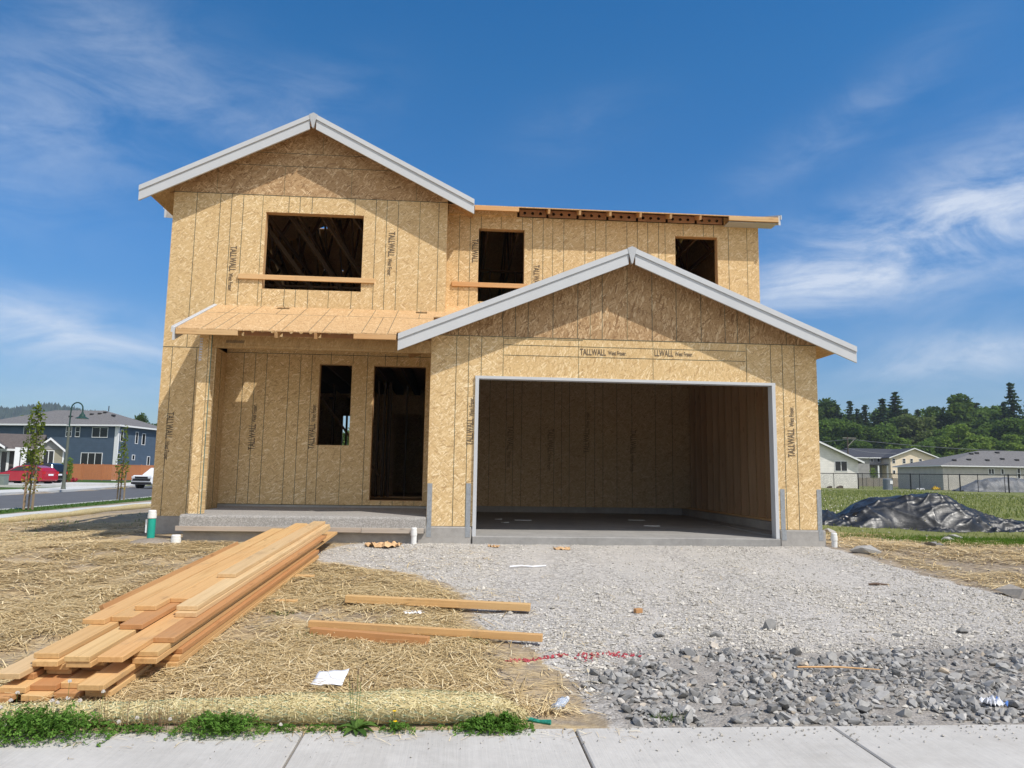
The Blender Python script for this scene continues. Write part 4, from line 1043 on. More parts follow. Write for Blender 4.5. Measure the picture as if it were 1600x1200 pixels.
x, y = scatter(2500, -9, .5, -6.75, -.4, lambda x, y: np.clip(.25+vn(x, y, 1.1, 5.), 0, 1)*(in_gravel(x, y) < 0)); V, Fa = stones(x, y, RNG.uniform(.006, .02, len(x))); parts.append((V, Fa, np.repeat(RNG.uniform(.1, .6, len(x)), 6)))
x, y = scatter(1200, 5.6, 11, -5.5, 4, lambda x, y: np.clip(.4+vn(x, y, .8, 5.), 0, 1)*(in_gravel(x, y) < 0)); V, Fa = stones(x, y, RNG.uniform(.008, .03, len(x))); parts.append((V, Fa, np.repeat(RNG.uniform(.1, .7, len(x)), 6)))
x = RNG.uniform(-3.5, 4.5, 520); y = -7.06-np.abs(RNG.normal(0, .16, 520)); V, Fa = stones(x, y, RNG.uniform(.0025, .009, 520)*np.where(x > .4, 1.2, .7)); V[:, 2] = V[:, 2]-np.repeat(gtv(x, y), 6)-.608; parts.append((V, Fa, np.repeat(RNG.uniform(.0, .6, 520), 6)))
V, Fa, r_ = join(parts)
tag(link('gravel', npmesh('gravel', V, Fa, m_grav, r_)), 'pale crushed gravel of the drive', 'gravel', kind='stuff')
m_redp = simple('red_marking_paint', (.40, .06, .075), var=.3, scale=40)
xs_, ys_ = [], []
for (ax, ay), (bx, by), n, w_ in [((.16, -5.78), (.68, -5.57), 110, .014), ((.78, -5.67), (.90, -5.56), 40, .035), ((.92, -5.60), (1.30, -5.57), 70, .035)]:
    q = RNG.random(n); xs_ += list(ax+(bx-ax)*q+RNG.normal(0, w_, n)); ys_ += list(ay+(by-ay)*q+RNG.normal(0, w_, n))
V, Fa = stones(np.array(xs_), np.array(ys_), RNG.uniform(.007, .017, len(xs_)), .35)
tag(link('red_painted_gravel', npmesh('red_painted_gravel', V, Fa, m_redp)), 'red survey paint sprayed over a line of gravel', 'gravel', kind='stuff')
# crushed grey rock at the pavement
def hull(seed, n=13):
    rr = random.Random(seed); bm = bmesh.new()
    for _ in range(n):
        v = Vector((rr.gauss(0, 1), rr.gauss(0, 1), rr.gauss(0, 1))).normalized(); bm.verts.new((v.x*rr.uniform(.8, 1.25), v.y*rr.uniform(.65, 1.0), v.z*rr.uniform(.5, .8)))
    r = bmesh.ops.convex_hull(bm, input=bm.verts); bmesh.ops.delete(bm, geom=[e for e in r['geom_interior'] if isinstance(e, bmesh.types.BMVert)], context='VERTS')
    bmesh.ops.triangulate(bm, faces=bm.faces); bm.verts.index_update(); bmesh.ops.recalc_face_normals(bm, faces=bm.faces)
    V = np.array([v.co[:] for v in bm.verts]); Fa = np.array([[v.index for v in f.verts] for f in bm.faces]); bm.free(); return V, Fa
HULLS = [hull(i) for i in range(24)]
m_rock = rndmat('crushed_grey_rock', [(0.0, (.15, .146, .138)), (0.35, (.275, .265, .25)), (0.7, (.39, .375, .35)), (0.9, (.50, .475, .44)), (1.0, (.54, .45, .34))], .9, .2, .25, 26)
x, y = scatter(13500, .6, 9.5, -7.02, -4.6, lambda x, y: np.clip(in_rock_n(x, y)*2.2+.25, 0, 1)*np.clip(.85+1.3*vn(x, y, 1.6, 4.), .2, 1)*(in_rock(x, y) > -.6))
# front rocks keep their distance so that they read one by one
parts = []
for i in range(len(x)):
    V, Fa = HULLS[RNG.integers(24)]; s = RNG.choice([.016, .022, .03, .04, .056], p=[.26, .28, .25, .15, .06])*(.6 if in_rock(x[i], y[i]) < .1 else 1)*RNG.uniform(.85, 1.15)
    if y[i] > -5.5: s *= .75
    s = min(s, max(.02, (y[i]+7.035)*.9))
    E_ = np.array(Euler((RNG.normal(0, .45), RNG.normal(0, .45), RNG.uniform(0, 6.28))).to_matrix())
    P = (V*s*np.array([1, 1, .85]))@E_.T + np.array([x[i], y[i], gtop(x[i], y[i])+s*RNG.uniform(.0, .4)]); parts.append((P, Fa, np.full(len(V), np.clip(RNG.normal(.50, .22), 0, 1))))
V, Fa, r_ = join(parts)
tag(link('crushed_rock', npmesh('crushed_rock', V, Fa, m_rock, r_)), 'band of coarse grey crushed rock along the pavement', 'rock', kind='stuff')
def rock(x, y, s, label, seed, sc=(1, 1, .8), val=.45, name='stone', group=None):
    V, Fa = HULLS[seed % 24]; V = V*np.array(sc)*s
    o = link(name, npmesh(name, V, Fa, m_rock, np.full(len(V), val)), loc=(x, y, gtop(x, y)+s*sc[2]*.45)); o.rotation_euler = (0, 0, seed*1.3)
    return tag(o, label, 'rock', group or 'single rocks lying about')
rock(2.72, -4.83, .075, 'pointed grey rock standing alone on the gravel above the crushed rock band', 3, (1, .9, 1.3), .35)
rock(4.57, -4.90, .06, 'flat dark rock on the gravel right of the pointed one', 5, (1.3, 1, .8), .2)
rock(3.85, -5.02, .04, 'small dark rock on the gravel between the pointed and the flat one', 7, (1.3, 1, .8), .1)
rock(1.60, -5.05, .055, 'lone grey rock at the rear edge of the crushed rock, left end', 11, (1.2, 1, .8), .4)
rock(2.15, -5.02, .06, 'lone grey rock at the rear edge of the crushed rock, behind its middle', 12, (1.2, 1, .8), .3)
rock(6.30, -3.45, .20, 'large pale rock at the right margin of the lot', 2, (1, 1, .7), .95)
for x, y, s, lb, v_ in [(8.75, 1.35, .13, 'round pale boulder on the grass before the black tarpaulin', .75), (7.4, 3.05, .16, 'flat pale boulder at the left foot of the black tarpaulin heap', .8), (6.05, -.75, .20, 'flat brownish rock in the straw right of the garage pier', .6),
                       (7.6, .1, .14, 'dark clod of rock before the small grass patch', .25), (7.9, .35, .10, 'dark clod of rock right beside another one before the grass', .2), (9.2, 1.8, .16, 'low pale boulder half hidden in grass at the right margin', .8), (6.6, 2.2, .15, 'brown clod of rock behind the straw right of the garage', .3)]:
    rock(x, y, s, lb, int(x*10), (1.2, 1, .6), v_)

x = RNG.uniform(-3.4, .9, 160); y = -7.07-np.abs(RNG.normal(0, .10, 160)); k = 160
V, Fa = blades(np.stack([x, y, np.full(k, -.606)], -1), RNG.uniform(.03, .13, k), RNG.uniform(.002, .004, k), RNG.uniform(0, 6.3, k), RNG.normal(0, .02, k), RNG.normal(0, .006, k))
tag(link('straw_bits', npmesh('straw_bits', V, Fa, m_straw, np.repeat(RNG.random(k), 6))), 'bits of straw spilled on the pavement edge', 'straw', kind='stuff')
# ================================================================ straw roll with green netting
m_net = simple('green_netting', (.24, .38, .26), rough=.6)
m_fibre = rndmat('roll_straw', [(0.0, (.24, .18, .07)), (0.4, (.50, .40, .19)), (0.8, (.66, .56, .31)), (1.0, (.80, .72, .48))], .75)
def wattle(name, pts, rad, label, fibres, nets=True):
    root = thing(name, label, 'straw roll', pts[0])
    o0 = Vector(pts[0]); P = [Vector(p)-o0 for p in pts]
    mb = MB(); mb.tube(P, rad, 20); b_ = mb.build('roll_core', m_fibre_core, root, smooth=True)
    tt = np.linspace(0, 1, len(P)); PA = np.array(P)
    n = fibres; q = RNG.random(n); th = RNG.uniform(-.6, np.pi+.6, n)
    c = np.stack([np.interp(q, tt, PA[:, k]) for k in range(3)], -1); r = np.interp(q, tt, rad)
    d = PA[-1]-PA[0]; ax = math.atan2(d[1], d[0])
    nrm = np.stack([-math.sin(ax)*np.cos(th)*-1, -math.cos(ax)*np.cos(th), np.sin(th)], -1)
    ctr = c + nrm*(r+.003)[:, None]
    tg = np.stack([np.full(n, math.cos(ax)), np.full(n, math.sin(ax)), np.zeros(n)], -1); bt = np.cross(nrm, tg)
    a = RNG.normal(0, .7, n); dd = tg*np.cos(a)[:, None]+bt*np.sin(a)[:, None]; ss = np.cross(dd, nrm)
    L = RNG.uniform(.03, .10, n); W = RNG.uniform(.003, .006, n)
    dd = dd + nrm*RNG.normal(.0, .12, n)[:, None]
    V = np.stack([ctr-dd*(L/2)[:, None]-ss*(W/2)[:, None], ctr-dd*(L/2)[:, None]+ss*(W/2)[:, None], ctr+dd*(L/2)[:, None]+ss*(W/2)[:, None], ctr+dd*(L/2)[:, None]-ss*(W/2)[:, None]], 1).reshape(-1, 3)
    Fa = np.arange(n*4).reshape(n, 4)
    f = link('straw_fibres', npmesh('straw_fibres', V, Fa, m_fibre, np.repeat(RNG.beta(2.5, 2, n), 4)), root); f['kind'] = 'stuff'
    if nets:
        mb = MB(); nh = 16
        for sgn in (1, -1):
            for h in range(nh):
                pl = []
                for s in np.linspace(0, 1, 46):
                    c_ = [np.interp(s, tt, PA[:, k]) for k in range(3)]; r_2 = np.interp(s, tt, rad)+.005; a2 = 2*math.pi*h/nh+sgn*s*len(P)*.55
                    pl.append((c_[0]+math.sin(ax)*math.cos(a2)*r_2, c_[1]-math.cos(ax)*math.cos(a2)*r_2, c_[2]+math.sin(a2)*r_2))
                mb.tube(pl, .0011, 3, cap=False)
        nt = mb.build('netting', m_net, root, recalc=False)
    return root
m_fibre_core = simple('roll_straw_core', (.50, .41, .22), var=.35, scale=45, bump=.6, bscale=120)
wx = np.linspace(-4.6, .20, 30)
rad = [float(np.interp(x, [-4.6, -3, -2.2, -1.8, -1.3, -.7, -.2, .02, .14, .20], [.060, .060, .064, .070, .086, .098, .096, .082, .050, .018]))*(1+.05*math.sin(x*9)) for x in wx]
pts = [(x, -6.875+.015*math.sin(x*2.1), -.612+r*.88) for x, r in zip(wx, rad)]
wroot = wattle('straw_wattle', pts, rad, 'thick straw erosion roll in green netting lying along the front pavement', 15000)
mb = MB(); o0 = Vector(pts[0]); e = Vector(pts[-1])-o0
mb.tube([e+Vector((-.02, 0, .0)), e+Vector((.03, -.005, -.01)), e+Vector((.10, -.03, -.02)), e+Vector((.17, -.06, -.015))], [.03, .014, .012, .016], 8); mb.build('netting_tail', simple('green_net_knot', (.02, .22, .16), var=.3, scale=60), wroot)
wy = np.linspace(0, 24, 26)
pts2 = [(-11.3+.12*math.sin(y*.7)-.01*y, y-2, g1(-11.3, y-2)+.05) for y in wy]
wattle('straw_wattle', pts2, [.10*(1+.2*math.sin(y*1.9)) for y in wy], 'sagging straw erosion roll lying along the side street pavement', 5000, False)

# ================================================================ weeds along the front pavement
m_clov = leafmat('clover_leaf', (.05, .12, .018), (.17, .31, .06), .25); m_weed = leafmat('weed_leaf', (.04, .09, .02), (.13, .22, .05), .25)
m_wfl = simple('white_clover_flower', (.62, .56, .50), var=.15, scale=200); m_yfl = simple('buttercup_petal', (.85, .55, .01), rough=.35); m_stalk = rndmat('dry_stalk', [(0, (.25, .15, .09)), (1, (.5, .38, .22))])
def leaves3(n, fx, fy, fz, size, mt, name, parent, flat=.5):
    """three-leaf clusters"""
    x = fx(n); y = fy(n); z = fz(n, x, y); k = n*3
    P = np.repeat(np.stack([x, y, z], -1), 3, 0); a = np.repeat(RNG.uniform(0, 6.28, n), 3)+np.tile([0, 2.09, 4.19], n)
    s = np.repeat(RNG.uniform(.7, 1.3, n)*size, 3); nz = RNG.normal(0, flat, (n, 2)).repeat(3, 0)
    d = np.stack([np.cos(a), np.sin(a), nz[:, 0]*np.cos(a)+nz[:, 1]*np.sin(a)], -1); t_ = np.stack([-np.sin(a), np.cos(a), -nz[:, 0]*np.sin(a)+nz[:, 1]*np.cos(a)], -1)
    V = np.stack([P, P+(d*.6+t_*.45)*s[:, None], P+d*1.05*s[:, None], P+(d*.6-t_*.45)*s[:, None]], 1).reshape(-1, 3)
    return link(name, npmesh(name, V, np.arange(k*4).reshape(k, 4), mt, np.repeat(RNG.random(n), 12)), parent)
def clump(cx, cy, rx, ry, h, n, label, flowers=0, size=.011, name='clover_clump', cat='clover'):
    root = thing(name, label, cat, (cx, cy, -.612), group='weeds along the front pavement')
    def fx(n): return np.clip(RNG.normal(0, .5, n), -1.15, 1.15)*rx
    def fy(n): return np.clip(RNG.normal(0, .5, n), -1.1, 1.1)*ry
    def fz(n, x, y): return .004+RNG.random(n)**.7*h*np.clip(1-(x/rx/1.25)**2, .1, 1)*np.clip(1-(y/ry/1.3)**2, .1, 1)*(.7+.6*vn(x+cx, y, 14., 2.))
    leaves3(n, fx, fy, fz, size, m_clov, 'foliage', root)
    for i in range(flowers):
        x, y = random.uniform(-.8, .8)*rx, random.uniform(-.7, .7)*ry; hh = h*random.uniform(.8, 1.45)
        mb = MB(); mb.tube([(x, y, 0), (x+.006, y, hh)], .0012, 4); fl = mb.build('flower_stem', m_weed_plain, root)
        mb = MB()
        for k in range(26):
            u = random.uniform(-.5, 1); a = random.uniform(0, 6.28); q = math.sqrt(max(0, 1-u*u)); c = Vector((x+.006+q*math.cos(a)*.009, y+q*math.sin(a)*.009, hh+u*.008)); mb.box(c.x-.0022, c.x+.0022, c.y-.0022, c.y+.0022, c.z-.003, c.z+.003)
        mb.build('flower_head', m_wfl, fl, recalc=False)
    return root
m_weed_plain = simple('green_stem', (.10, .17, .04), var=.2)
clump(-2.66, -7.09, .36, .17, .21, 2600, 'biggest clover clump with white flower heads, leftmost along the straw roll', 9)
clump(-2.12, -7.04, .22, .07, .05, 260, 'low clover clump just right of the biggest one', 3)
clump(-3.02, -7.07, .18, .09, .06, 260, 'low clover clump at the left end of the pavement edge', 1)
clump(-1.64, -7.06, .24, .12, .15, 1900, 'dense dark clover cushion left of the pavement joint', 0, .010)
clump(-1.27, -7.04, .14, .06, .04, 150, 'sparse low clover by the pavement joint, left of the broad leaved weed', 1, .010)
clump(-1.05, -7.05, .15, .05, .04, 120, 'sparse clover patch touching the left of the broad leaved weed', 0, .010)
clump(-.59, -7.06, .09, .06, .055, 170, 'small clump of round leaves below the yellow buttercups', 0, .012)
clump(-.30, -7.05, .22, .035, .02, 70, 'thin row of tiny leaves at the foot of the thick straw roll', 0, .010)
clump(.00, -7.04, .21, .11, .10, 1200, 'leafy clover clump at the right end of the straw roll', 0, .013)
# broad leaved weed with tall stalks
def broad(cx, cy, n, L, label):
    root = thing('broad_leaved_weed', label, 'weed', (cx, cy, -.612), group='weeds along the front pavement')
    for k in range(n):
        a = 6.28*k/n+random.uniform(-.3, .3); l = L*random.uniform(.7, 1.15); w_ = l*.16; mb = MB(); e0 = random.uniform(.5, 1.1)
        pr = []
        for i in range(6):
            s = i/5; r = l*s*math.cos(e0*(1-s*.7)); z = l*(math.sin(e0)*s-.65*s*s)+.01; ww = w_*math.sin(math.pi*min(1, s*.93+.07))**.8
            c, sn = math.cos(a), math.sin(a); pr += [(r*c-ww*sn, r*sn+ww*c, z+.004), (r*c, r*sn, z-.004), (r*c+ww*sn, r*sn-ww*c, z+.004)]
        for i in range(5):
            b_ = i*3; mb.add([], [])
            mb.f += [(b_, b_+3, b_+4, b_+1), (b_+1, b_+4, b_+5, b_+2)]; mb.mi += [0, 0]
        mb.v = pr; o = mb.build('leaf', m_weed, root, smooth=True, recalc=False)
        at_ = o.data.attributes.new('rnd', 'FLOAT', 'POINT'); at_.data.foreach_set('value', [random.random()]*len(pr))
    for dx, hh in ((-.03, .26), (.0, .34), (.02, .30), (-.05, .30)):
        mb = MB(); mb.tube([(dx*.3, 0, 0), (dx*.8, 0, hh*.6), (dx, 0, hh)], .0016, 4); st = mb.build('stalk', m_weed_plain, root)
        mb = MB(); mb.tube([(dx, 0, hh-.01), (dx, 0, hh), (dx, 0, hh+.03)], [.002, .004, .001], 6); mb.build('seed_head', m_bark, st)
    return root
broad(-.84, -7.06, 13, .14, 'broad leaved weed with tall thin seed stalks at the pavement edge')
for x, y, h in ((-.615, -7.04, .105), (-.605, -7.09, .06)):
    bt = thing('buttercup', 'yellow buttercup flower, the higher of two before the straw roll' if h > .1 else 'yellow buttercup flower, the lower of two at the pavement edge', 'flower', (x, y, -.612))
    mb = MB(); mb.tube([(0, 0, 0), (.004, 0, h)], .0012, 4); mb.build('stem', m_weed_plain, bt)
    mb = MB()
    for k in range(5):
        a = k*1.257; mb.add([(.004, 0, h), (.004+.011*math.cos(a-.55), .011*math.sin(a-.55), h+.006), (.004+.015*math.cos(a), .015*math.sin(a), h+.008), (.004+.011*math.cos(a+.55), .011*math.sin(a+.55), h+.006)], [(0, 1, 2, 3)])
    mb.sphere((.004, 0, h+.004), .004, 6, 4); mb.build('petals', m_yfl, bt, recalc=False)
def stalks(x0, x1, y, n, h, label):
    mb = MB()
    root = thing('dry_grass_tuft', label, 'grass', ((x0+x1)/2, y, -.6), group='weeds along the front pavement')
    for k in range(n):
        x = random.uniform(x0, x1)-(x0+x1)/2; hh = h*random.uniform(.6, 1.1); dx = random.uniform(-.02, .02); yy = random.uniform(-.03, .03)
        mb.tube([(x, yy, 0), (x+dx*.4, yy, hh*.6), (x+dx, yy-.01, hh)], [.0014, .0012, .0006], 3, cap=False)
    mb.build('stalks', m_stalk, root, recalc=False)
stalks(-2.12, -1.88, -7.0, 30, .17, 'reddish dry grass stalks between the clover clumps')
stalks(-2.45, -2.2, -6.98, 8, .24, 'few tall dry grass stalks before the plank ends')
stalks(-2.85, -2.5, -7.0, 9, .20, 'few dry grass stalks rising from the biggest clover clump')
stalks(-1.95, -1.6, -6.98, 8, .26, 'few tall dry grass stalks left of the dark clover cushion')
# little green seedlings in the straw
def gtuft(x, y, n, h, label):
    root = link('grass_tuft', None) if False else None
    xx = RNG.normal(0, .05, n); yy = RNG.normal(0, .03, n); hh = RNG.uniform(.5, 1.1, n)*h; a = RNG.uniform(0, 6.28, n); w_ = .004
    b0 = np.stack([xx, yy, np.zeros(n)], -1); s = np.stack([np.cos(a), np.sin(a), np.zeros(n)], -1)*w_; tip = b0+np.stack([RNG.normal(0, .02, n), RNG.normal(0, .02, n), hh], -1)
    V = np.stack([b0-s, b0+s, tip], 1).reshape(-1, 3); me = npmesh('grass_tuft', V, np.arange(n*3).reshape(n, 3), m_weed, np.repeat(RNG.random(n), 3))
    o = link('grass_tuft', me, loc=(x, y, gtop(x, y))); return tag(o, label, 'grass')
gtuft(-1.50, -5.12, 40, .08, 'small green grass tuft at the left end of the short brown plank'); gtuft(-1.20, -5.2, 30, .06, 'small green grass tuft before the short brown plank')
gtuft(-.05, -5.27, 30, .07, 'small green grass tuft before the long loose plank'); gtuft(-1.12, -3.35, 40, .05, 'small green grass tuft behind the farther loose plank'); gtuft(-1.95, -4.35, 40, .05, 'small green grass tuft at the right foot of the lumber stack')
gtuft(1.15, -6.87, 60, .05, 'small green grass tuft between rock and pavement')
# ================================================================ neighbourhood
def place(u, v, d):
    p = at(u, v, d); return p
def siding(name, col, pitch=.30, trim=False):
    m, t, b, o = mat(name); v = t.coord('Object'); sp = t.n.new('ShaderNodeSeparateXYZ'); t.l.new(v, sp.inputs[0])
    f = t.math('FRACT', t.math('DIVIDE', sp.outputs[2], pitch))
    n = t.noise(v, 1.5, 3); lo = tuple(c*.88 for c in col); hi = tuple(c*1.08 for c in col)
    c = t.ramp(n, [(.3, lo), (.7, hi)])
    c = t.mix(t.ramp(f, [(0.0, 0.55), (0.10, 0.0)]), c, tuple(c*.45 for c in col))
    t.l.new(c, b.inputs['Base Color']); b.inputs['Roughness'].default_value = .7
    return m
m_blue_s = siding('blue_lap_siding', (.060, .093, .140)); m_white_s = siding('white_lap_siding', (.74, .71, .66)); m_cream_s = siding('cream_lap_siding', (.74, .62, .47)); m_grey_s = siding('pale_grey_lap_siding', (.50, .47, .43)); m_beige_s = siding('beige_shingle_siding', (.30, .27, .20), .25); m_dark_s = siding('dark_brown_siding', (.09, .075, .07)); m_greyw = siding('grey_lap_siding', (.30, .29, .28))
m_shing = simple('grey_roof_shingles', (.155, .148, .145), rough=.9, var=.25, scale=5); m_shingd = simple('dark_roof_shingles', (.052, .054, .064), rough=.9, var=.25, scale=4); m_shingb = simple('brown_roof_shingles', (.115, .095, .085), rough=.9, var=.25, scale=5)
m_glass, t, b, o_ = mat('window_glass'); b.inputs['Base Color'].default_value = (.012, .014, .017, 1); b.inputs['Roughness'].default_value = .06; b.inputs['Specular IOR Level'].default_value = .5
m_wtrim = simple('white_trim', (.74, .74, .74), rough=.5, var=.03)
m_vent = simple('roof_vent_black', (.03, .03, .032), var=.1)
def window(par, x0, x1, z0, z1, y=0.0, side=None, split=0, xw=0.0, hsplit=0):
    """window in the front wall (y) or, with side, in a side wall standing at x = xw, outward direction side"""
    mb = MB(); k = .07; d = .05
    B = (lambda a, b_, c, e, p, q: (a, b_, y-q, y-p, c, e)) if side is None else (lambda a, b_, c, e, p, q: ((xw+p, xw+q) if side > 0 else (xw-q, xw-p))+(a, b_, c, e))
    mb.box(*B(x0-k, x1+k, z1, z1+k, 0, d)); mb.box(*B(x0-k, x1+k, z0-k, z0, 0, d)); mb.box(*B(x0-k, x0, z0, z1, 0, d)); mb.box(*B(x1, x1+k, z0, z1, 0, d))
    for i in range(split): xx = x0+(x1-x0)*(i+1)/(split+1); mb.box(*B(xx-.035, xx+.035, z0, z1, .012, d-.005))
    if hsplit: zz = (z0+z1)/2; mb.box(*B(x0, x1, zz-.03, zz+.03, .012, d-.01))
    f = mb.build('window', m_wtrim, par)
    mb = MB(); mb.box(*B(x0, x1, z0, z1, .005, .02)); mb.build('pane', m_glass, f); return f
def hip_roof(par, x0, x1, y0, y1, z, rise, inset, mt, ov=.5, th=.16, vents=()):
    x0, x1, y0, y1 = x0-ov, x1+ov, y0-ov, y1+ov; ym = (y0+y1)/2
    mb = MB(); V = [(x0, y0, z), (x1, y0, z), (x1, y1, z), (x0, y1, z), (x0+inset, ym, z+rise), (x1-inset, ym, z+rise)]
    mb.add(V, [(0, 1, 5, 4), (1, 2, 5), (2, 3, 4, 5), (3, 0, 4), (3, 2, 1, 0)])
    r = mb.build('roof', mt, par)
    mb = MB(); mb.box(x0, x1, y0-.02, y0+.02, z-th, z+.0); mb.box(x0, x1, y1-.02, y1+.02, z-th, z); mb.box(x0-.02, x0+.02, y0+.02, y1-.02, z-th, z); mb.box(x1-.02, x1+.02, y0+.02, y1-.02, z-th, z)
    mb.build('gutter', m_wtrim, r)
    for vx, vy in vents:
        k = (vy-y0)/(ym-y0); zz = z+rise*k; mb = MB(); mb.box(vx-.18, vx+.18, vy-.2, vy+.2, zz-.1, zz+.16); mb.build('roof_vent', m_vent, r)
    return r
def gable_roof(par, x0, x1, y0, y1, z, rise, mt, ov=.4, th=.14, ridge='Y', fascia=True):
    """ridge along Y: the gable faces the front"""
    mb = MB()
    if ridge == 'Y':
        xm = (x0+x1)/2; k = rise/(xm-x0)
        for s in (-1, 1):
            xe = xm+s*(xm-x0+ov); ze = z-k*ov
            mb.add([(xe, y0-ov, ze), (xe, y1+ov, ze), (xm, y1+ov, z+rise), (xm, y0-ov, z+rise), (xe, y0-ov, ze+th), (xe, y1+ov, ze+th), (xm, y1+ov, z+rise+th), (xm, y0-ov, z+rise+th)], [(0,1,2,3),(4,7,6,5),(0,3,7,4),(1,5,6,2),(0,4,5,1)])
        r = mb.build('roof', mt, par)
        if fascia:
            for s in (-1, 1):
                xe = xm+s*(xm-x0+ov); ze = z-k*ov; f = MB()
                f.prism([(xe, ze-.06), (xm, z+rise-.06), (xm, z+rise+th+.02), (xe, ze+th+.02)], 'Y', y0-ov-.05, y0-ov-.003); f.build('rake_trim', m_wtrim, r)
    else:
        ym = (y0+y1)/2; k = rise/(ym-y0)
        for s in (-1, 1):
            ye = ym+s*(ym-y0+ov); ze = z-k*ov
            mb.add([(x0-ov, ye, ze), (x1+ov, ye, ze), (x1+ov, ym, z+rise), (x0-ov, ym, z+rise), (x0-ov, ye, ze+th), (x1+ov, ye, ze+th), (x1+ov, ym, z+rise+th), (x0-ov, ym, z+rise+th)], [(0,1,2,3),(4,7,6,5),(0,3,7,4),(1,5,6,2),(0,4,5,1)])
        r = mb.build('roof', mt, par)
        f = MB(); ye = y0-ov; ze = z-k*ov; f.box(x0-ov, x1+ov, ye-.04, ye-.003, ze-.04, ze+th+.01); f.build('gutter', m_wtrim, r)
    return r
def gable_wall(par, x0, x1, y0, y1, z0, z, rise, mt, name='wall'):
    mb = MB(); xm = (x0+x1)/2; mb.prism([(x0, z0), (x1, z0), (x1, z), (xm, z+rise), (x0, z)], 'Y', y0, y1); return mb.build(name, mt, par)

# blue house across the side street
GL = -.25
def root_at(name, label, cat, u, d, z, rz): p = at(u, 735, d); return thing(name, label, cat, (p.x, p.y, z), rz)
bh_ = root_at('neighbour_house', 'dark blue two-storey house with grey hip roof behind the cedar fence', 'house', 180, 92, GL, -YAW-R(6))
mb = MB(); mb.box(-18.5, 0, 0, 10.5, -.3, 6.85); mb.build('wall', m_blue_s, bh_)
hip_roof(bh_, -18.5, 0, 0, 10.5, 6.86, 2.25, 6.2, m_shing, .55, .2, [(-6.2, 3.4), (-4.9, 4.2), (-8.4, 2.4), (-5.3, 3.7), (-2.9, 3.0), (-13, 3.0)])
fx = lambda u: (u-180)*.08; fz = lambda v: (733-v)*.08+1.19
for u0, u1, v0, v1, s, h in ((20, 39, 667, 679, 1, 0), (92.5, 101, 666, 681, 0, 1), (108.5, 115, 666, 681, 0, 1), (137, 162, 667, 681.5, 1, 0), (121.5, 156, 707, 725.5, 2, 0)):
    window(bh_, fx(u0), fx(u1), fz(v1), fz(v0), 0, split=s, hsplit=h)
sy = lambda u: (1150*-49.6-(u-800)*92)/(.995*(u-800)-120.75)
for u0, u1, v0, v1 in ((184, 187.5, 670, 687), (208, 211.5, 671, 689), (218.5, 223, 672.5, 690), (181.5, 185, 707.5, 714), (205, 208.5, 708.5, 715.5), (229, 232.5, 710, 723.5)):
    window(bh_, sy(u0), sy(u1), fz(v1)*1.0, fz(v0)*1.0, side=1, xw=0)
mb = MB(); mb.box(-.42, .03, -.05, -.01, -.2, 6.7); mb.box(.01, .05, -.05, .2, -.2, 6.7); mb.build('corner_board', m_wtrim, bh_)
mb = MB(); mb.tube([(-5, 5.0, 9.0), (-5, 5.0, 9.7)], .06, 8); mb.build('vent_pipe', m_vent, bh_)
# cottage in front of it
ch = root_at('cottage', 'small cottage with beige gable, white trim and brown roof behind the parked cars', 'house', 53, 71, GL, -YAW+R(26)); ch.scale = (.85, 1, 1)
q = .0617; hx = lambda u: (u-53)*q; hz = lambda v: (733-v)*q+1.19
mb = MB(); mb.box(-14, -.02, 1.6, 8, -.3, hz(702)); mb.build('wall', m_dark_s, ch)
gable_wall(ch, 0.0, hx(98), 0, .5, -.3, hz(703), 1.05, m_beige_s, 'gable_wall'); gr_ = gable_roof(ch, 0.0, hx(98), 0, .9, hz(703), 1.05, m_shingb, .35)
mb = MB(); mb.prism([(.15, hz(702)), (hx(98)-.15, hz(702)), (hx(75.5), hz(702)+.95)], 'Y', -.03, -.002); mb.build('gable_panel', m_greyw, ch)
gable_roof(ch, -14, -.1, 1.2, 8.2, hz(702), 1.45, m_shingb, .4, ridge='X')
gable_wall(ch, -6.5, -3.2, -.2, 2.0, hz(700), hz(699), .95, m_greyw, 'gable_wall'); gable_roof(ch, -6.5, -3.2, -.2, 4.0, hz(699), .95, m_shingb, .35)
window(ch, hx(66), hx(81.5), hz(726), hz(704.5), 0, split=1)
for x in (hx(21), hx(31)): mb = MB(); mb.box(x, x+.5, -.1, .4, -.3, hz(700)); mb.build('porch_column', m_wtrim, ch)
mb = MB(); mb.box(hx(-6), hx(9), 1.52, 1.6, -.2, hz(704)); f = mb.build('door', m_wtrim, ch); mb = MB(); mb.box(hx(-3), hx(5), 1.49, 1.515, -.2, hz(707)); mb.build('pane', m_glass, f)
mb = MB(); mb.box(hx(98)-.12, hx(98)+.03, -.06, .1, -.3, hz(703)); mb.build('corner_board', m_wtrim, ch)
# cedar fence
m_cedar = wood('cedar_boards', (.42, .165, .068), (.30, .105, .04), along='Z', rnd=.2, warm=(.36, .12, .04))
fp0, fp1 = at(97, 737, 84), at(250, 737, 88)
fr = thing('cedar_fence', 'reddish cedar board fence before the blue house', 'fence', (fp0.x, fp0.y, GL), math.atan2(fp1.y-fp0.y, fp1.x-fp0.x))
L = (Vector((fp1.x, fp1.y))-Vector((fp0.x, fp0.y))).length; n = 5
for k in range(n):
    a, b_ = L*k/n, L*(k+1)/n; mb = MB(); nb = 16
    for i in range(nb): mb.box(a+.06+(b_-a-.12)*i/nb+.004, a+.06+(b_-a-.12)*(i+1)/nb-.004, -.012-.006*(i % 2), .012, .05, 1.78)
    mb.box(a+.05, b_-.05, -.03, .03, 1.78, 1.84); mb.build('panel', m_cedar, fr)
for k in range(n+1): mb = MB(); mb.box(L*k/n-.055, L*k/n+.055, -.055, .055, 0, 1.9); mb.build('post', m_cedar, fr)
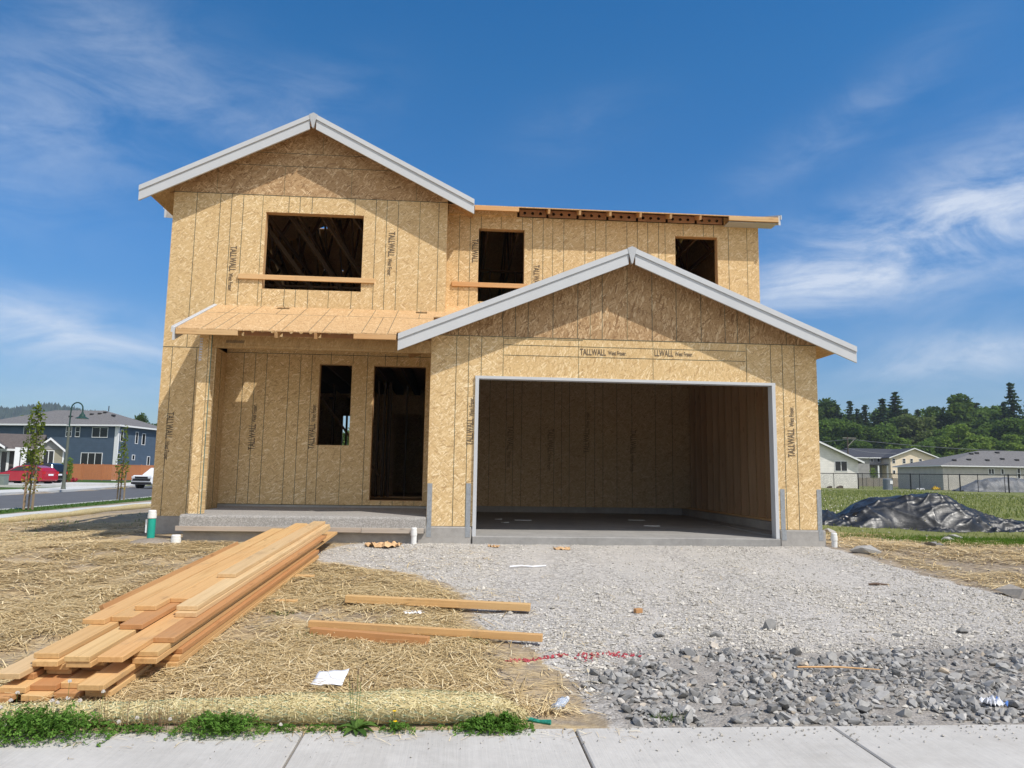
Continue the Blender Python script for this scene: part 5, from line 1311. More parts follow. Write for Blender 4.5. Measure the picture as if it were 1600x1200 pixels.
# driveway of the cottage
dp = at(45, 757, 60)
mb = MB(); mb.box(-8, 3.2, -4.4, 9, -.3, .03); o = mb.build('cottage_driveway', m_kerb, loc=(dp.x, dp.y, GL-.02)); o.rotation_euler = (0, 0, -YAW); struct(o)

# cars
def paint(name, col, rough=.25, metal=.2):
    m, t, b, o = mat(name); n = t.noise(t.coord('Object'), 3, 2); c = t.ramp(n, [(.3, tuple(x*.93 for x in col)), (.7, col)]); t.l.new(c, b.inputs['Base Color'])
    b.inputs['Roughness'].default_value = rough; b.inputs['Metallic'].default_value = metal; b.inputs['Coat Weight'].default_value = .7; b.inputs['Coat Roughness'].default_value = .05; return m
m_tyre = simple('tyre_rubber', (.018, .018, .019), rough=.85, var=.1); m_rim = simple('alloy_rim', (.45, .45, .47), rough=.3, metal=.8, var=.05); m_trim = simple('black_car_trim', (.02, .02, .022), rough=.5); m_red = simple('tail_light_red', (.45, .01, .015), rough=.2); m_plate = simple('number_plate', (.75, .75, .78), rough=.4); m_lamp = simple('head_lamp_glass', (.7, .72, .75), rough=.1)
def car(name, label, cat, loc, rz, body, cabin, L, Wd, mt, zb=.22, wr=.32, wx=(.8, None), pick=False):
    """body and cabin are side outlines (x from the tail, z); the nose points to +x"""
    t_ = thing(name, label, cat, loc, rz); h = Wd/2
    def loft(poly, hw_bot, hw_top, z0, z1, nm, mtl, par):
        n = len(poly); mb = MB(); f = lambda z: hw_bot+(hw_top-hw_bot)*max(0, min(1, (z-z0)/(z1-z0)))
        V = [(x, -f(z), z) for x, z in poly]+[(x, f(z), z) for x, z in poly]
        mb.add(V, [tuple(range(n)), tuple(range(2*n-1, n-1, -1))]+[(i, n+i, n+(i+1) % n, (i+1) % n) for i in range(n)])
        return mb.build(nm, mtl, par, bevel=.05, smooth=False)
    bd = loft(body, h, h*.97, zb, 1.0, 'body', mt, t_)
    z0 = min(z for x, z in cabin); z1 = max(z for x, z in cabin)
    cb = loft(cabin, h*.95, h*.72, z0, z1, 'cabin', mt, t_)
    # glass: side windows, windscreen, rear window as slightly proud panels
    cx = sum(x for x, z in cabin)/len(cabin); sh = [(cx+(x-cx)*.84, z0+.06+(z-z0)*.74) for x, z in cabin]
    f = lambda z: h*.95+(h*.72-h*.95)*(z-z0)/(z1-z0)
    for s in (-1, 1):
        mb = MB(); mb.add([(x, s*(f(z)+.012), z) for x, z in sh], [tuple(range(len(sh)))]); mb.build('side_window', m_glass, t_, recalc=False)
    cs = sorted(cabin, key=lambda p: p[0]); tail_lo = min(cabin, key=lambda p: (round(p[1], 2) != round(z0, 2), p[0])); nose_lo = max(cabin, key=lambda p: (round(p[1], 2) == round(z0, 2), p[0]))
    tops = [p for p in cabin if p[1] > z1-.12]; tt, nt_ = min(tops), max(tops)
    for lo, hi, nm, s in ((tail_lo, tt, 'rear_window', -1), (nose_lo, nt_, 'windscreen', 1)):
        P = lambda k: (lo[0]+(hi[0]-lo[0])*k+s*.015, lo[1]+(hi[1]-lo[1])*k+.012)
        a, b_ = P(.12), P(.88); mb = MB(); mb.add([(a[0], -f(a[1])+.10, a[1]), (a[0], f(a[1])-.10, a[1]), (b_[0], f(b_[1])-.08, b_[1]), (b_[0], -f(b_[1])+.08, b_[1])], [(0, 1, 2, 3)]); mb.build(nm, m_glass, t_, recalc=False)
    for x in (wx[0], wx[1] or L-.85):
        for s in (-1, 1):
            mb = MB(); mb.tube([(x, s*(h-.2), wr), (x, s*(h+.012), wr)], [wr, wr], 20); w_ = mb.build('wheel', m_tyre, t_)
            mb = MB(); mb.tube([(x, s*(h+.005), wr), (x, s*(h+.022), wr)], [wr*.64, wr*.60], 16); mb.build('rim', m_rim, w_)
            mb = MB(); mb.tube([(x, s*(h-.3), wr+.02), (x, s*(h+.006), wr+.02)], [wr+.06, wr+.06], 20); mb.build('wheel_arch', m_trim, t_)
    for s in (-1, 1):
        mb = MB(); mb.box(-.02, .14, s*(h-.17)-.14, s*(h-.17)+.145, .78, 1.0); mb.build('tail_light', m_red, t_)
        mb = MB(); mb.box(L-.22, L+.012, s*(h-.22)-.17, s*(h-.22)+.17, .68 if not pick else .92, .82 if not pick else 1.08); mb.build('headlight', m_lamp, t_)
    mb = MB(); mb.box(-.03, .02, -.26, .26, .66, .80); mb.build('number_plate', m_plate, t_)
    mb = MB(); mb.box(L-.08, L+.02, -h*.62, h*.62, *((.45, .62) if not pick else (.88, 1.06)))
    mb.build('grille', m_trim, t_)
    mb = MB(); mb.box(.3, L-.3, -h+.05, h-.05, zb-.02, zb+.08); mb.build('sill', m_trim, t_)
    return t_
p = at(78, 757, 60)
hatch_b = [(0, .30), (.0, .95), (.08, 1.02), (1.0, 1.05), (3.1, .98), (3.95, .86), (4.38, .66), (4.42, .35), (4.3, .22), (.15, .22)]
hatch_c = [(.02, 1.0), (.35, 1.30), (1.1, 1.47), (2.0, 1.49), (2.6, 1.40), (3.35, .97)]
car('parked_car', 'bright red hatchback parked in the cottage driveway', 'car', (p.x, p.y, GL+.0), math.pi-YAW-R(8), hatch_b, hatch_c, 4.42, 1.76, paint('red_car_paint', (.45, .010, .026)))
p = at(92, 757, 64)
suv_b = [(0, .35), (.0, 1.05), (.06, 1.12), (3.4, 1.10), (4.4, 1.0), (4.6, .75), (4.65, .4), (4.5, .26), (.12, .26)]
suv_c = [(.03, 1.08), (.25, 1.62), (.6, 1.72), (2.4, 1.74), (2.9, 1.66), (3.6, 1.08)]
car('parked_car', 'black sport utility car parked behind the red hatchback', 'car', (p.x, p.y, GL), math.pi-YAW-R(6), suv_b, suv_c, 4.65, 1.9, paint('black_car_paint', (.012, .013, .016)), .26, .37)
p = at(243, 757.5, 64)
pk_b = [(0, .5), (.0, 1.15), (4.0, 1.18), (5.2, 1.16), (5.38, 1.0), (5.4, .5), (5.25, .36), (.15, .4)]
pk_c = [(1.9, 1.15), (2.0, 1.75), (2.3, 1.83), (3.3, 1.82), (4.15, 1.16)]
pku = car('parked_pickup', 'white pickup truck at the side street kerb, half hidden by the new house', 'pickup truck', (p.x+.2, p.y+5.0, -.62), R(-90)-.25, pk_b, pk_c, 5.4, 2.0, paint('white_car_paint', (.78, .79, .80), .3, 0), .36, .42, (1.1, 4.35), True)
mb = MB(); mb.box(5.30, 5.425, -.85, .85, .68, .86); mb.box(5.3, 5.43, -.95, .95, .38, .58); mb.build('front_bumper', m_trim, pku)
# utility cabinet at the left picture edge
p = at(2, 757, 54); mb = MB(); mb.box(-.32, .32, -.3, .3, 0, .72); mb.box(-.34, .34, -.32, .32, .72, .78); o = mb.build('utility_cabinet', simple('grey_green_cabinet', (.22, .25, .23)), loc=(p.x, p.y, GL)); tag(o, 'small grey utility cabinet on the grass at the left picture edge', 'cabinet')
# street lamp
m_lampg = simple('dark_green_lamp_paint', (.02, .055, .045), rough=.45, var=.1); m_pole = simple('olive_grey_lamp_pole', (.12, .13, .105), rough=.55, var=.08)
p = at(99, 762, 50); lz = p.z
lp = thing('street_lamp', 'gooseneck street lamp with green bell shade on the far pavement', 'street lamp', (p.x, p.y, lz), -YAW)
mb = MB(); mb.tube([(0, 0, -.1), (0, 0, .05), (0, 0, .5), (.03, 0, 4.1)], [.16, .13, .105, .075], 12); mb.build('pole', m_pole, lp)
mb = MB(); A = [(.03, 0, 4.0), (.04, 0, 5.0), (.06, 0, 5.25)]+[(.46-.40*math.cos(a), 0, 5.4+.42*math.sin(a)) for a in np.linspace(0, math.pi, 10)]+[(.86, 0, 5.15)]; mb.tube(A, .045, 8); mb.build('gooseneck', m_lampg, lp)
mb = MB(); mb.tube([(.86, 0, 5.18), (.86, 0, 5.05), (.86, 0, 5.0), (.86, 0, 4.86), (.86, 0, 4.74), (.86, 0, 4.71)], [.06, .09, .16, .20, .42, .43], 20); mb.build('lamp_shade', m_lampg, lp)
mb = MB(); mb.box(-.16, .06, -.02, .02, 4.28, 4.31); mb.build('bracket', m_lampg, lp)

# ---------------------------------------------------------------- trees
def leafcards(P, size, up=.35, flat=None):
    n = len(P); N = RNG.normal(0, 1, (n, 3)); N[:, 2] += up*2; N /= np.linalg.norm(N, axis=1)[:, None]
    A = np.cross(N, RNG.normal(0, 1, (n, 3))); A /= np.linalg.norm(A, axis=1)[:, None]; B = np.cross(N, A)
    s = (size*RNG.uniform(.6, 1.35, n))[:, None]
    V = np.stack([P-A*s, P-B*s*.55, P+A*s, P+B*s*.55], 1).reshape(-1, 3); return V, np.arange(n*4).reshape(n, 4)
m_dec = [leafmat('dark_leaf', (.05, .09, .026), (.13, .19, .055), .38), leafmat('mid_leaf', (.075, .135, .03), (.18, .27, .068), .4), leafmat('light_leaf', (.13, .21, .04), (.30, .39, .09), .42), leafmat('olive_leaf', (.10, .125, .045), (.20, .24, .10), .38)]
m_con = leafmat('conifer_needles', (.03, .058, .032), (.07, .115, .06), .2); m_bole = simple('tree_bark', (.10, .075, .055), var=.3, scale=8)
def deciduous_mesh(seed, mt, H=20, W=11, lobes=34, per=190, card=.46):
    rr = np.random.default_rng(seed); pts = []
    for k in range(lobes):
        z = rr.uniform(.18, .97); rad = (np.sin(np.pi*np.clip((z-.05)/1.02, 0, 1)**.8))**.7*W/2
        a = rr.uniform(0, 6.28); r = rad*np.sqrt(rr.uniform(.15, 1.0))*.8; c = np.array([r*np.cos(a), r*np.sin(a), z*H]); sz = rr.uniform(.12, .23)*W*(1.15-.35*z)
        d = rr.normal(0, 1, (per, 3)); d /= np.linalg.norm(d, axis=1)[:, None]; q = rr.uniform(.55, 1.08, per)[:, None]
        pts.append(c+d*q*sz*np.array([1, 1, .8]))
    P = np.concatenate(pts); V, Fa = leafcards(P, card); lr = np.repeat(rr.uniform(0, 1, lobes), per); r_ = np.repeat(np.clip(.6*lr+.4*rr.random(len(P)), 0, 1), 4)
    return npmesh('crown', V, Fa, mt, r_)
def conifer_mesh(seed, H=24, W=7, levels=30, ragged=.35):
    rr = np.random.default_rng(seed); C, D = [], []
    for k in range(levels):
        z = H*(.12+.86*(k/levels)); R_ = W/2*(1-(k/levels))**.85+.15
        for b_ in range(rr.integers(8, 13)):
            a = rr.uniform(0, 6.28); rl = R_*rr.uniform(1-ragged*1.6, 1+ragged*.5); n = max(4, int(rl*6))
            for i in range(n):
                s = (i+.5)/n; C.append((rl*s*np.cos(a)+rr.normal(0, .15), rl*s*np.sin(a)+rr.normal(0, .15), z-rl*s*.32+rr.normal(0, .12)+.35*s*s)); D.append(s)
    P = np.array(C); V, Fa = leafcards(P, .42, .8)
    return npmesh('crown', V, Fa, m_con, np.repeat(rr.random(len(P)), 4))
def trunk_mesh(H, r): mb = MB(); mb.tube([(0, 0, -.5), (0, 0, H*.3), (.1, 0, H*.62), (.05, .1, H*.94)], [r, r*.8, r*.5, r*.08], 8); mb.tube([(.02, 0, H*.3), (1.2, .3, H*.5), (1.8, .6, H*.6)], [r*.5, r*.3, r*.08], 6); mb.tube([(.05, 0, H*.38), (-1.1, -.4, H*.56), (-1.7, -.4, H*.68)], [r*.45, r*.28, r*.08], 6); return mb.mesh('trunk', m_bole)
protos = {}
def tree_proto(kind, i):
    key = (kind, i)
    if key not in protos:
        if kind == 'con': protos[key] = (conifer_mesh(50+i, 24, (8.5, 11, 9.5)[i % 3], ragged=(.3, .55, .4)[i % 3]), trunk_mesh(24, .4), 24)
        else: protos[key] = (deciduous_mesh(10+i*7+{'dark': 0, 'mid': 100, 'light': 200, 'olive': 300}[kind], m_dec[{'dark': 0, 'mid': 1, 'light': 2, 'olive': 3}[kind]], 20, (12, 14)[i % 2]), trunk_mesh(20, .45), 20)
    return protos[key]
def tree(u, vtop, d, kind, i, label, name=None, wide=1.0, zb=None, group='trees of the wood on the right'):
    cr, tr, H0 = tree_proto(kind, i); base = at(u, 755, d); z = .1 if zb is None else zb; Ht = at(u, vtop, d).z-z; s = Ht/H0
    nm = name or ('conifer_tree' if kind == 'con' else 'deciduous_tree')
    t_ = thing(nm, label, 'tree', (base.x, base.y, z), random.uniform(0, 6.28), group); t_.scale = (s*wide, s*wide, s)
    link('trunk', tr, t_); link('crown', cr, t_); return t_
back = [('dark', 1288, 628, 262), ('con', 1312, 627, 258), ('con', 1333, 621, 255), ('con', 1345, 634, 262), ('con', 1357, 627, 268), ('con', 1371, 639, 270), ('con', 1384, 617, 258), ('con', 1405, 606, 250), ('con', 1421, 634, 262), ('con', 1440, 635, 275),
        ('con', 1458, 631, 262), ('con', 1475, 642, 262), ('dark', 1495, 621, 245), ('con', 1518, 633, 272), ('con', 1533, 624, 270), ('dark', 1512, 640, 262), ('mid', 1552, 636, 258), ('con', 1572, 634, 262), ('con', 1590, 591, 225), ('con', 1612, 622, 240), ('con', 1577, 622, 240), ('mid', 1322, 642, 275), ('mid', 1395, 638, 278), ('mid', 1448, 644, 278), ('mid', 1540, 638, 278)]
mid = [('mid', 1298, 655, 225), ('mid', 1327, 662, 222), ('dark', 1352, 668, 222), ('mid', 1378, 664, 225), ('dark', 1400, 655, 232), ('olive', 1433, 650, 228), ('dark', 1458, 668, 230), ('mid', 1480, 668, 222), ('dark', 1535, 660, 230), ('mid', 1560, 660, 225), ('mid', 1590, 655, 220), ('dark', 1512, 662, 235)]
front = [('light', 1410, 684, 200), ('mid', 1444, 690, 200), ('light', 1503, 664, 202), ('light', 1528, 682, 198), ('mid', 1470, 684, 205), ('mid', 1553, 684, 200), ('light', 1585, 680, 200), ('light', 1515, 700, 195), ('mid', 1345, 690, 205)]
num = [*'first second third fourth fifth sixth seventh eighth ninth tenth eleventh twelfth thirteenth fourteenth fifteenth sixteenth seventeenth eighteenth nineteenth twentieth'.split()] or ['first', 'second', 'third', 'fourth', 'fifth', 'sixth', 'seventh', 'eighth', 'ninth', 'tenth', 'eleventh', 'twelfth']
for row, lst in (('skyline', back), ('middle', mid), ('front', front)):
    cnt = {}
    for i, (kd, u, v_, d) in enumerate(lst): cnt.setdefault(kd, []).append(u)
    for i, (kd, u, v_, d) in enumerate(lst):
        k = sorted(cnt[kd]).index(u); word = {'con': 'dark conifer', 'dark': 'dark green leafy tree', 'mid': 'mid green leafy tree', 'light': 'bright green leafy tree', 'olive': 'olive green leafy tree'}[kd]
        tree(u, v_, d, kd, i % (3 if kd == 'con' else 2), f'{num[k]} {word} from the left in the {row} row of the wood', wide=(1.22 if kd != 'con' else random.uniform(1.1, 1.45)))
for u, v_, d, kd in ((1262, 628, 260, 'dark'), (1236, 634, 262, 'con'), (1205, 636, 258, 'mid'), (1170, 632, 262, 'dark'), (1130, 640, 265, 'con'), (1088, 636, 262, 'dark'), (1040, 644, 265, 'mid')):
    tree(u, v_, d, kd, 0, 'tree of the wood standing behind the new house', group='trees of the wood behind the new house')
gl_ = 'trees behind the houses on the left'
tree(28, 650, 125, 'light', 0, 'yellow green tree rising behind the left end of the blue roof', zb=GL, group=gl_, wide=.8); tree(48, 655, 128, 'mid', 1, 'green tree behind the blue roof, beside the yellow green one', zb=GL, group=gl_, wide=.8); tree(72, 655, 150, 'dark', 0, 'dark tree top behind the blue roof, right of the sapling', zb=GL, group=gl_, wide=.8)
tree(212, 651, 150, 'dark', 1, 'dark round tree top behind the right slope of the blue roof', zb=GL, group=gl_, wide=.8); tree(233, 663, 150, 'mid', 0, 'pale green tree top behind the right end of the blue roof', zb=GL, group=gl_)
tree(546, 672, 95, 'mid', 1, 'green tree behind the house, seen through its porch window', zb=0, group='trees behind the new house'); 
# far wooded hill
hxs = np.linspace(-900, 900, 220); hys = np.linspace(-160, 160, 30); HX, HY = np.meshgrid(hxs, hys, indexing='ij')
prof = np.interp(HX, [-900, -500, -240, -110, -60, 10, 60, 110, 170, 260, 420, 900], [60, 105, 118, 118, 122, 138, 126, 112, 70, 40, 22, 0])
HZ = prof*.86*np.clip(1-(np.abs(HY)/160)**1.6, 0, 1)
jit = np.array([[7*abs(mnoise.noise((x*.11, y*.13, 2)))+5*mnoise.noise((x*.03, y*.03, 7)) for y in hys] for x in hxs]); HZ = HZ+jit*np.clip(HZ/40, 0, 1)-4
ix = np.arange(HX.size).reshape(HX.shape); hf = np.stack([ix[:-1, :-1], ix[1:, :-1], ix[1:, 1:], ix[:-1, 1:]], -1).reshape(-1, 4)
m_hill = simple('wooded_hill', (.026, .040, .026), rough=1.0, var=.5, scale=.05)
hp = at(62, 735, 1350); ho = link('hill', npmesh('hill', np.stack([HX, HY, HZ], -1).reshape(-1, 3), hf, m_hill), loc=(hp.x, hp.y, -1)); ho.rotation_euler = (0, 0, -YAW-math.atan2(738, 1150)*-1*1.0 if False else -YAW+.57); struct(ho)
n = 14000; hx_ = RNG.uniform(-420, 420, n); hy_ = RNG.uniform(-150, 60, n); ii_ = np.clip(((hx_+900)/1800*219).astype(int), 0, 219); jj_ = np.clip(((hy_+160)/320*29).astype(int), 0, 29); hz_ = HZ[ii_, jj_]
hh_ = RNG.uniform(5, 13, n); rr_ = hh_*RNG.uniform(.25, .5, n); ang_ = np.arange(5)*1.2566
V = np.empty((n, 6, 3)); V[:, :5, 0] = hx_[:, None]+rr_[:, None]*np.cos(ang_); V[:, :5, 1] = hy_[:, None]+rr_[:, None]*np.sin(ang_); V[:, :5, 2] = (hz_-2)[:, None]; V[:, 5, 0] = hx_; V[:, 5, 1] = hy_; V[:, 5, 2] = hz_+hh_
Fa = ((np.arange(n)*6)[:, None, None]+np.array([[k, (k+1) % 5, 5] for k in range(5)])[None]).reshape(-1, 3)
hw = link('hill_wood', npmesh('hill_wood', V.reshape(-1, 3), Fa, rndmat('far_conifers', [(0, (.018, .034, .024)), (1, (.045, .07, .04))], 1.0, 0), np.repeat(RNG.random(n), 6)), loc=ho.location); hw.rotation_euler = ho.rotation_euler
tag(hw, 'dense conifer wood covering the far hill', 'wood', kind='stuff')
# saplings with stakes in the verge of the side street
m_sap = leafmat('sapling_leaf', (.09, .13, .02), (.24, .28, .05), .35); m_sapy = leafmat('sapling_yellow_leaf', (.24, .19, .03), (.42, .28, .05), .3)
def sapling(u, v, d, H, prof_, n, label, yellow=0):
    p = at(u, v, d); z = g1(p.x, p.y); rt_ = thing('sapling_tree', label, 'tree', (p.x, p.y, z), 0)
    mb = MB(); mb.tube([(0, 0, -.1), (.02, 0, H*.4), (.05, .02, H*.75), (.03, 0, H*.98)], [.035, .028, .016, .004], 7)
    for k in range(9):
        zz = H*(.38+.055*k); a = k*2.4; r = float(np.interp(zz/H, [q[0] for q in prof_], [q[1] for q in prof_])); mb.tube([(.03, 0, zz), (r*.7*math.cos(a), r*.7*math.sin(a), zz+.28)], [.010, .003], 4, cap=False)
    mb.build('trunk', m_bole, rt_)
    zz = RNG.uniform(.2, 1.0, n*3); rr = .78*np.interp(zz, [q[0] for q in prof_], [q[1] for q in prof_]); k = RNG.random(n*3) < rr/max(q[1] for q in prof_); zz, rr = zz[k][:n], rr[k][:n]
    a = RNG.uniform(0, 6.28, len(zz)); r = rr*np.sqrt(RNG.random(len(zz))); P = np.stack([r*np.cos(a), r*np.sin(a), zz*H+RNG.normal(0, .05, len(zz))], -1)
    V, Fa = leafcards(P, .062); link('crown', npmesh('crown', V, Fa, m_sap, np.repeat(RNG.random(len(P)), 4)), rt_)
    if yellow:
        zz = RNG.uniform(.14, .45, yellow); a = RNG.uniform(0, 6.28, yellow); r = .32*np.sqrt(RNG.random(yellow)); V, Fa = leafcards(np.stack([r*np.cos(a), r*np.sin(a), zz*H], -1), .06); link('low_foliage', npmesh('low_foliage', V, Fa, m_sapy, np.repeat(RNG.random(yellow), 4)), rt_)
    return p, z
m_stake = wood('stake_wood', (.33, .25, .17), (.24, .17, .11), along='Z', rnd=.1)
def stake(u, v, d, h, label):
    p = at(u, v, d); z = g1(p.x, p.y); mb = MB(); mb.prism([(-.028, -.15), (.028, -.15), (.028, h-.04), (.0, h), (-.028, h-.04)], 'Y', -.028, .028); o = mb.build('tree_stake', m_stake, loc=(p.x, p.y, z)); tag(o, label, 'stake', 'stakes beside the saplings')
sapling(44, 796, 25.5, 3.75, [(0, 0), (.40, .05), (.44, .34), (.52, .52), (.6, .50), (.68, .28), (.75, .36), (.85, .36), (.93, .22), (1, .03)], 640, 'staked young tree with bushy yellow green crown, left of the street lamp', 130)
stake(37, 796, 25.6, 1.30, 'left wooden stake of the bushy sapling'); stake(50.5, 794, 25.6, 1.55, 'right wooden stake of the bushy sapling')
sapling(187, 781, 35, 3.6, [(0, 0), (.25, .12), (.38, .42), (.5, .44), (.6, .30), (.7, .22), (.85, .24), (.95, .16), (1, .03)], 340, 'thin staked young tree between the street lamp and the new house', 40)
stake(183, 781, 35.2, 1.4, 'left wooden stake of the thin sapling'); stake(193.5, 780.5, 35.2, 1.4, 'right wooden stake of the thin sapling')
# shrubs by the cottage
def shrub(u, v, d, H, W, mt, label, n=700, name='shrub', card=.10):
    p = at(u, v, d); P = RNG.normal(0, 1, (n, 3)); P /= np.linalg.norm(P, axis=1)[:, None]; P *= RNG.uniform(.6, 1.1, n)[:, None]; P = P*np.array([W/2, W/2, H/2])+np.array([0, 0, H/2]); V, Fa = leafcards(P, card)
    t_ = thing(name, label, 'shrub', (p.x, p.y, GL), 0); link('foliage', npmesh('foliage', V, Fa, mt, np.repeat(RNG.random(n), 4)), t_); mb = MB(); mb.tube([(0, 0, -.05), (0, 0, H*.6)], [.04, .02], 6); mb.build('stem', m_bole, t_)
shrub(104, 748, 68, 2.3, .95, m_dec[2], 'columnar green shrub beside the cottage corner'); shrub(110, 748, 70, .45, 1.3, leafmat('red_petals', (.35, .03, .05), (.6, .08, .12), .2), 'low red flowering shrub at the foot of the cedar fence', 220); shrub(17, 742, 70, .9, .6, m_dec[2], 'small green shrub by the cottage porch', 200)

# ---------------------------------------------------------------- right side: tarpaulin heap, mesh fence, houses
m_tarp, t, b, o_ = mat('black_plastic_sheet'); v = t.coord('Object')
dn = t.noise(v, 5, 5, .65); b.inputs['Specular IOR Level'].default_value = .36
t.l.new(t.ramp(dn, [(.35, (.010, .011, .013)), (.7, (.030, .032, .038))]), b.inputs['Base Color']); t.l.new(t.ramp(t.noise(v, 9, 4), [(.3, .30), (.7, .52)]), b.inputs['Roughness'])
bn = t.new('ShaderNodeBump', Strength=.3); bn.inputs['Distance'].default_value = .02; t.l.new(t.noise(t.mapping(v, scale=(2, 5, 7)), 2.0, 5, .6, 1.2), bn.inputs['Height']); t.l.new(bn.outputs[0], b.inputs['Normal'])
def tarp(name, loc, rz, xr, yr, prof, nx_, ny_, mt, label, fold=1.0, cat='tarpaulin', seed=0, ncr=90):
    """plastic sheet over a heap: a smooth mound with many separate creases, most of them lying along it"""
    rr = np.random.default_rng(seed+5); gx, gy = np.linspace(*xr, nx_), np.linspace(*yr, ny_); GX, GY = np.meshgrid(gx, gy, indexing='ij')
    wob = np.array([.12*mnoise.noise((x*.9, seed, 0)) for x in gx])[:, None]
    ww = np.where(GY > 0, yr[1], -yr[0]); k = np.clip(1-(np.abs(GY)/ww/(.74+wob))**2.0, 0, 1); edge = np.clip(1-(np.abs(GY)/ww)**10, 0, 1)
    h = .95*np.interp(GX, [p[0] for p in prof], [p[1] for p in prof]); low = np.array([[mnoise.noise((x*.8, y*.8, seed)) for y in gy] for x in gx]); mid_ = np.array([[mnoise.noise((x*2.2+y, y*3.5, seed+3)) for y in gy] for x in gx])
    Zt = h*k**.72*(1+.10*low) + .02*fold*mid_
    for c in range(ncr):
        if c < ncr*.72: cx, cy, a, ln, w_, hh = rr.uniform(*xr), rr.uniform(yr[0]*.98, yr[0]*.22), rr.normal(0, .38), rr.uniform(.25, .95), rr.uniform(.022, .06), rr.uniform(.025, .085)
        elif c < ncr*.86: cx, cy, a, ln, w_, hh = rr.uniform(xr[0], xr[1]*.6), rr.uniform(yr[0]*.5, .1), rr.choice([-1, 1])*rr.uniform(.6, 1.3), rr.uniform(.4, .9), rr.uniform(.05, .10), rr.uniform(.03, .07)
        else: cx, cy, a, ln, w_, hh = rr.uniform(*xr), rr.uniform(-.3, yr[1]), rr.normal(0, .6), rr.uniform(.4, 1.0), rr.uniform(.04, .09), rr.uniform(.02, .05)
        dx, dy = GX-cx, GY-cy; u = dx*math.cos(a)+dy*math.sin(a); v_ = -dx*math.sin(a)+dy*math.cos(a)+.10*np.sin(u*rr.uniform(2, 5)+c)
        sharp = np.exp(-np.abs(v_)/w_*np.where(v_ > 0, .55, 1.5))
        Zt = Zt + fold*hh*sharp*np.clip(1-(u/ln)**2, 0, 1)*edge
    Zt = np.maximum(Zt-.015, .012+.02*np.abs(mid_))
    V = np.stack([GX, GY+.12*np.array([mnoise.noise((x*1.7, 3, seed)) for x in gx])[:, None]*(np.abs(GY)/ww), Zt], -1).reshape(-1, 3)
    ix = np.arange(nx_*ny_).reshape(nx_, ny_); Fa = np.stack([ix[:-1, :-1], ix[1:, :-1], ix[1:, 1:], ix[:-1, 1:]], -1).reshape(-1, 4)
    o = link(name, npmesh(name, V, Fa, mt, smooth=True), loc=loc); o.rotation_euler = (0, 0, rz)
    sol = o.modifiers.new('thickness', 'SOLIDIFY'); sol.thickness = .006
    return tag(o, label, cat)
tp = at(1440, 812, 18.6)
tarp('tarpaulin_heap', (tp.x, tp.y+.5, g1(tp.x, tp.y)-.03), -YAW-.05, (-2.75, 5.2), (-1.5, 1.7), [(-2.75, .12), (-2.45, .34), (-2.15, .40), (-1.9, .26), (-1.7, .32), (-1.35, .62), (-.9, .84), (-.3, .90), (.5, .88), (.9, .80), (1.5, .52), (2.1, .32), (2.7, .22), (3.6, .18), (5.2, .08)], 340, 170, m_tarp, 'heap covered with wrinkled black plastic sheeting right of the new house', .78, ncr=250)
m_tarp2, t, b, o_ = mat('grey_plastic_sheet'); b.inputs['Base Color'].default_value = (.16, .165, .175, 1); b.inputs['Roughness'].default_value = .5; b.inputs['Specular IOR Level'].default_value = .3
n = t.noise(t.coord('Object'), 1.5, 4); t.l.new(t.ramp(n, [(.3, (.10, .104, .112)), (.7, (.19, .195, .205))]), b.inputs['Base Color'])
tp2 = at(1560, 765, 80)
tarp('sheeted_pile', (tp2.x, tp2.y, .0), -YAW, (-4.6, 8), (-2, 2), [(-4.6, .1), (-4.0, .5), (-2, 1.45), (0, 1.7), (2.5, 1.6), (8, 1.5)], 90, 40, m_tarp2, 'long pile under grey plastic sheeting behind the mesh fence', 2.2, 'pile', 5, 120)
m_blackm = simple('black_fence_metal', (.015, .015, .016), rough=.5, var=.1)
# mesh fence
fa, fb = at(1240, 741+22, 91), at(1700, 748+28, 68)
m_chain, t, b, o_ = mat('chain_link_mesh'); v = t.coord('Object'); sp = t.n.new('ShaderNodeSeparateXYZ'); t.l.new(v, sp.inputs[0])
def wires(ex): return t.math('LESS_THAN', t.math('FRACT', t.math('MULTIPLY', ex, 1/.11)), .10)
ws = t.math('MAXIMUM', wires(t.math('ADD', sp.outputs[0], sp.outputs[2])), wires(t.math('SUBTRACT', sp.outputs[0], sp.outputs[2])))
t.l.new(ws, b.inputs['Alpha']); b.inputs['Base Color'].default_value = (.05, .05, .052, 1); b.inputs['Roughness'].default_value = .6
fdir = Vector((fb.x-fa.x, fb.y-fa.y)); FL = fdir.length
cf = thing('chain_link_fence', 'black chain link fence across the meadow', 'fence', (fa.x, fa.y, 0), math.atan2(fdir.y, fdir.x))
cf.location.z = 0.0
def fence_u(u):
    o_, dvec = CAM, (fw+rt*(u-800)/F-up*(755-600)/F); a = np.array([[dvec.x, -fdir.x], [dvec.y, -fdir.y]]); s = np.linalg.solve(a, [fa.x-o_.x, fa.y-o_.y]); return s[1]*FL
gzf = lambda s: g1(fa.x+fdir.x*s/FL, fa.y+fdir.y*s/FL)
for u, thick in [(1303, 0), (1341, 1), (1348, 0), (1394, 0), (1423, 1), (1437, 0), (1482, 0), (1500, 1), (1528, 0), (1570, 0), (1576, 1), (1258, 1), (1620, 0), (1650, 1)]:
    s = fence_u(u); r = .065 if thick else .032; mb = MB(); mb.tube([(s, 0, gzf(s)-.1), (s, 0, gzf(s)+1.80)], r, 8); mb.tube([(s, 0, gzf(s)+1.8), (s, 0, gzf(s)+1.86)], [r*1.2, r*.4], 8); mb.build('post', m_blackm, cf)
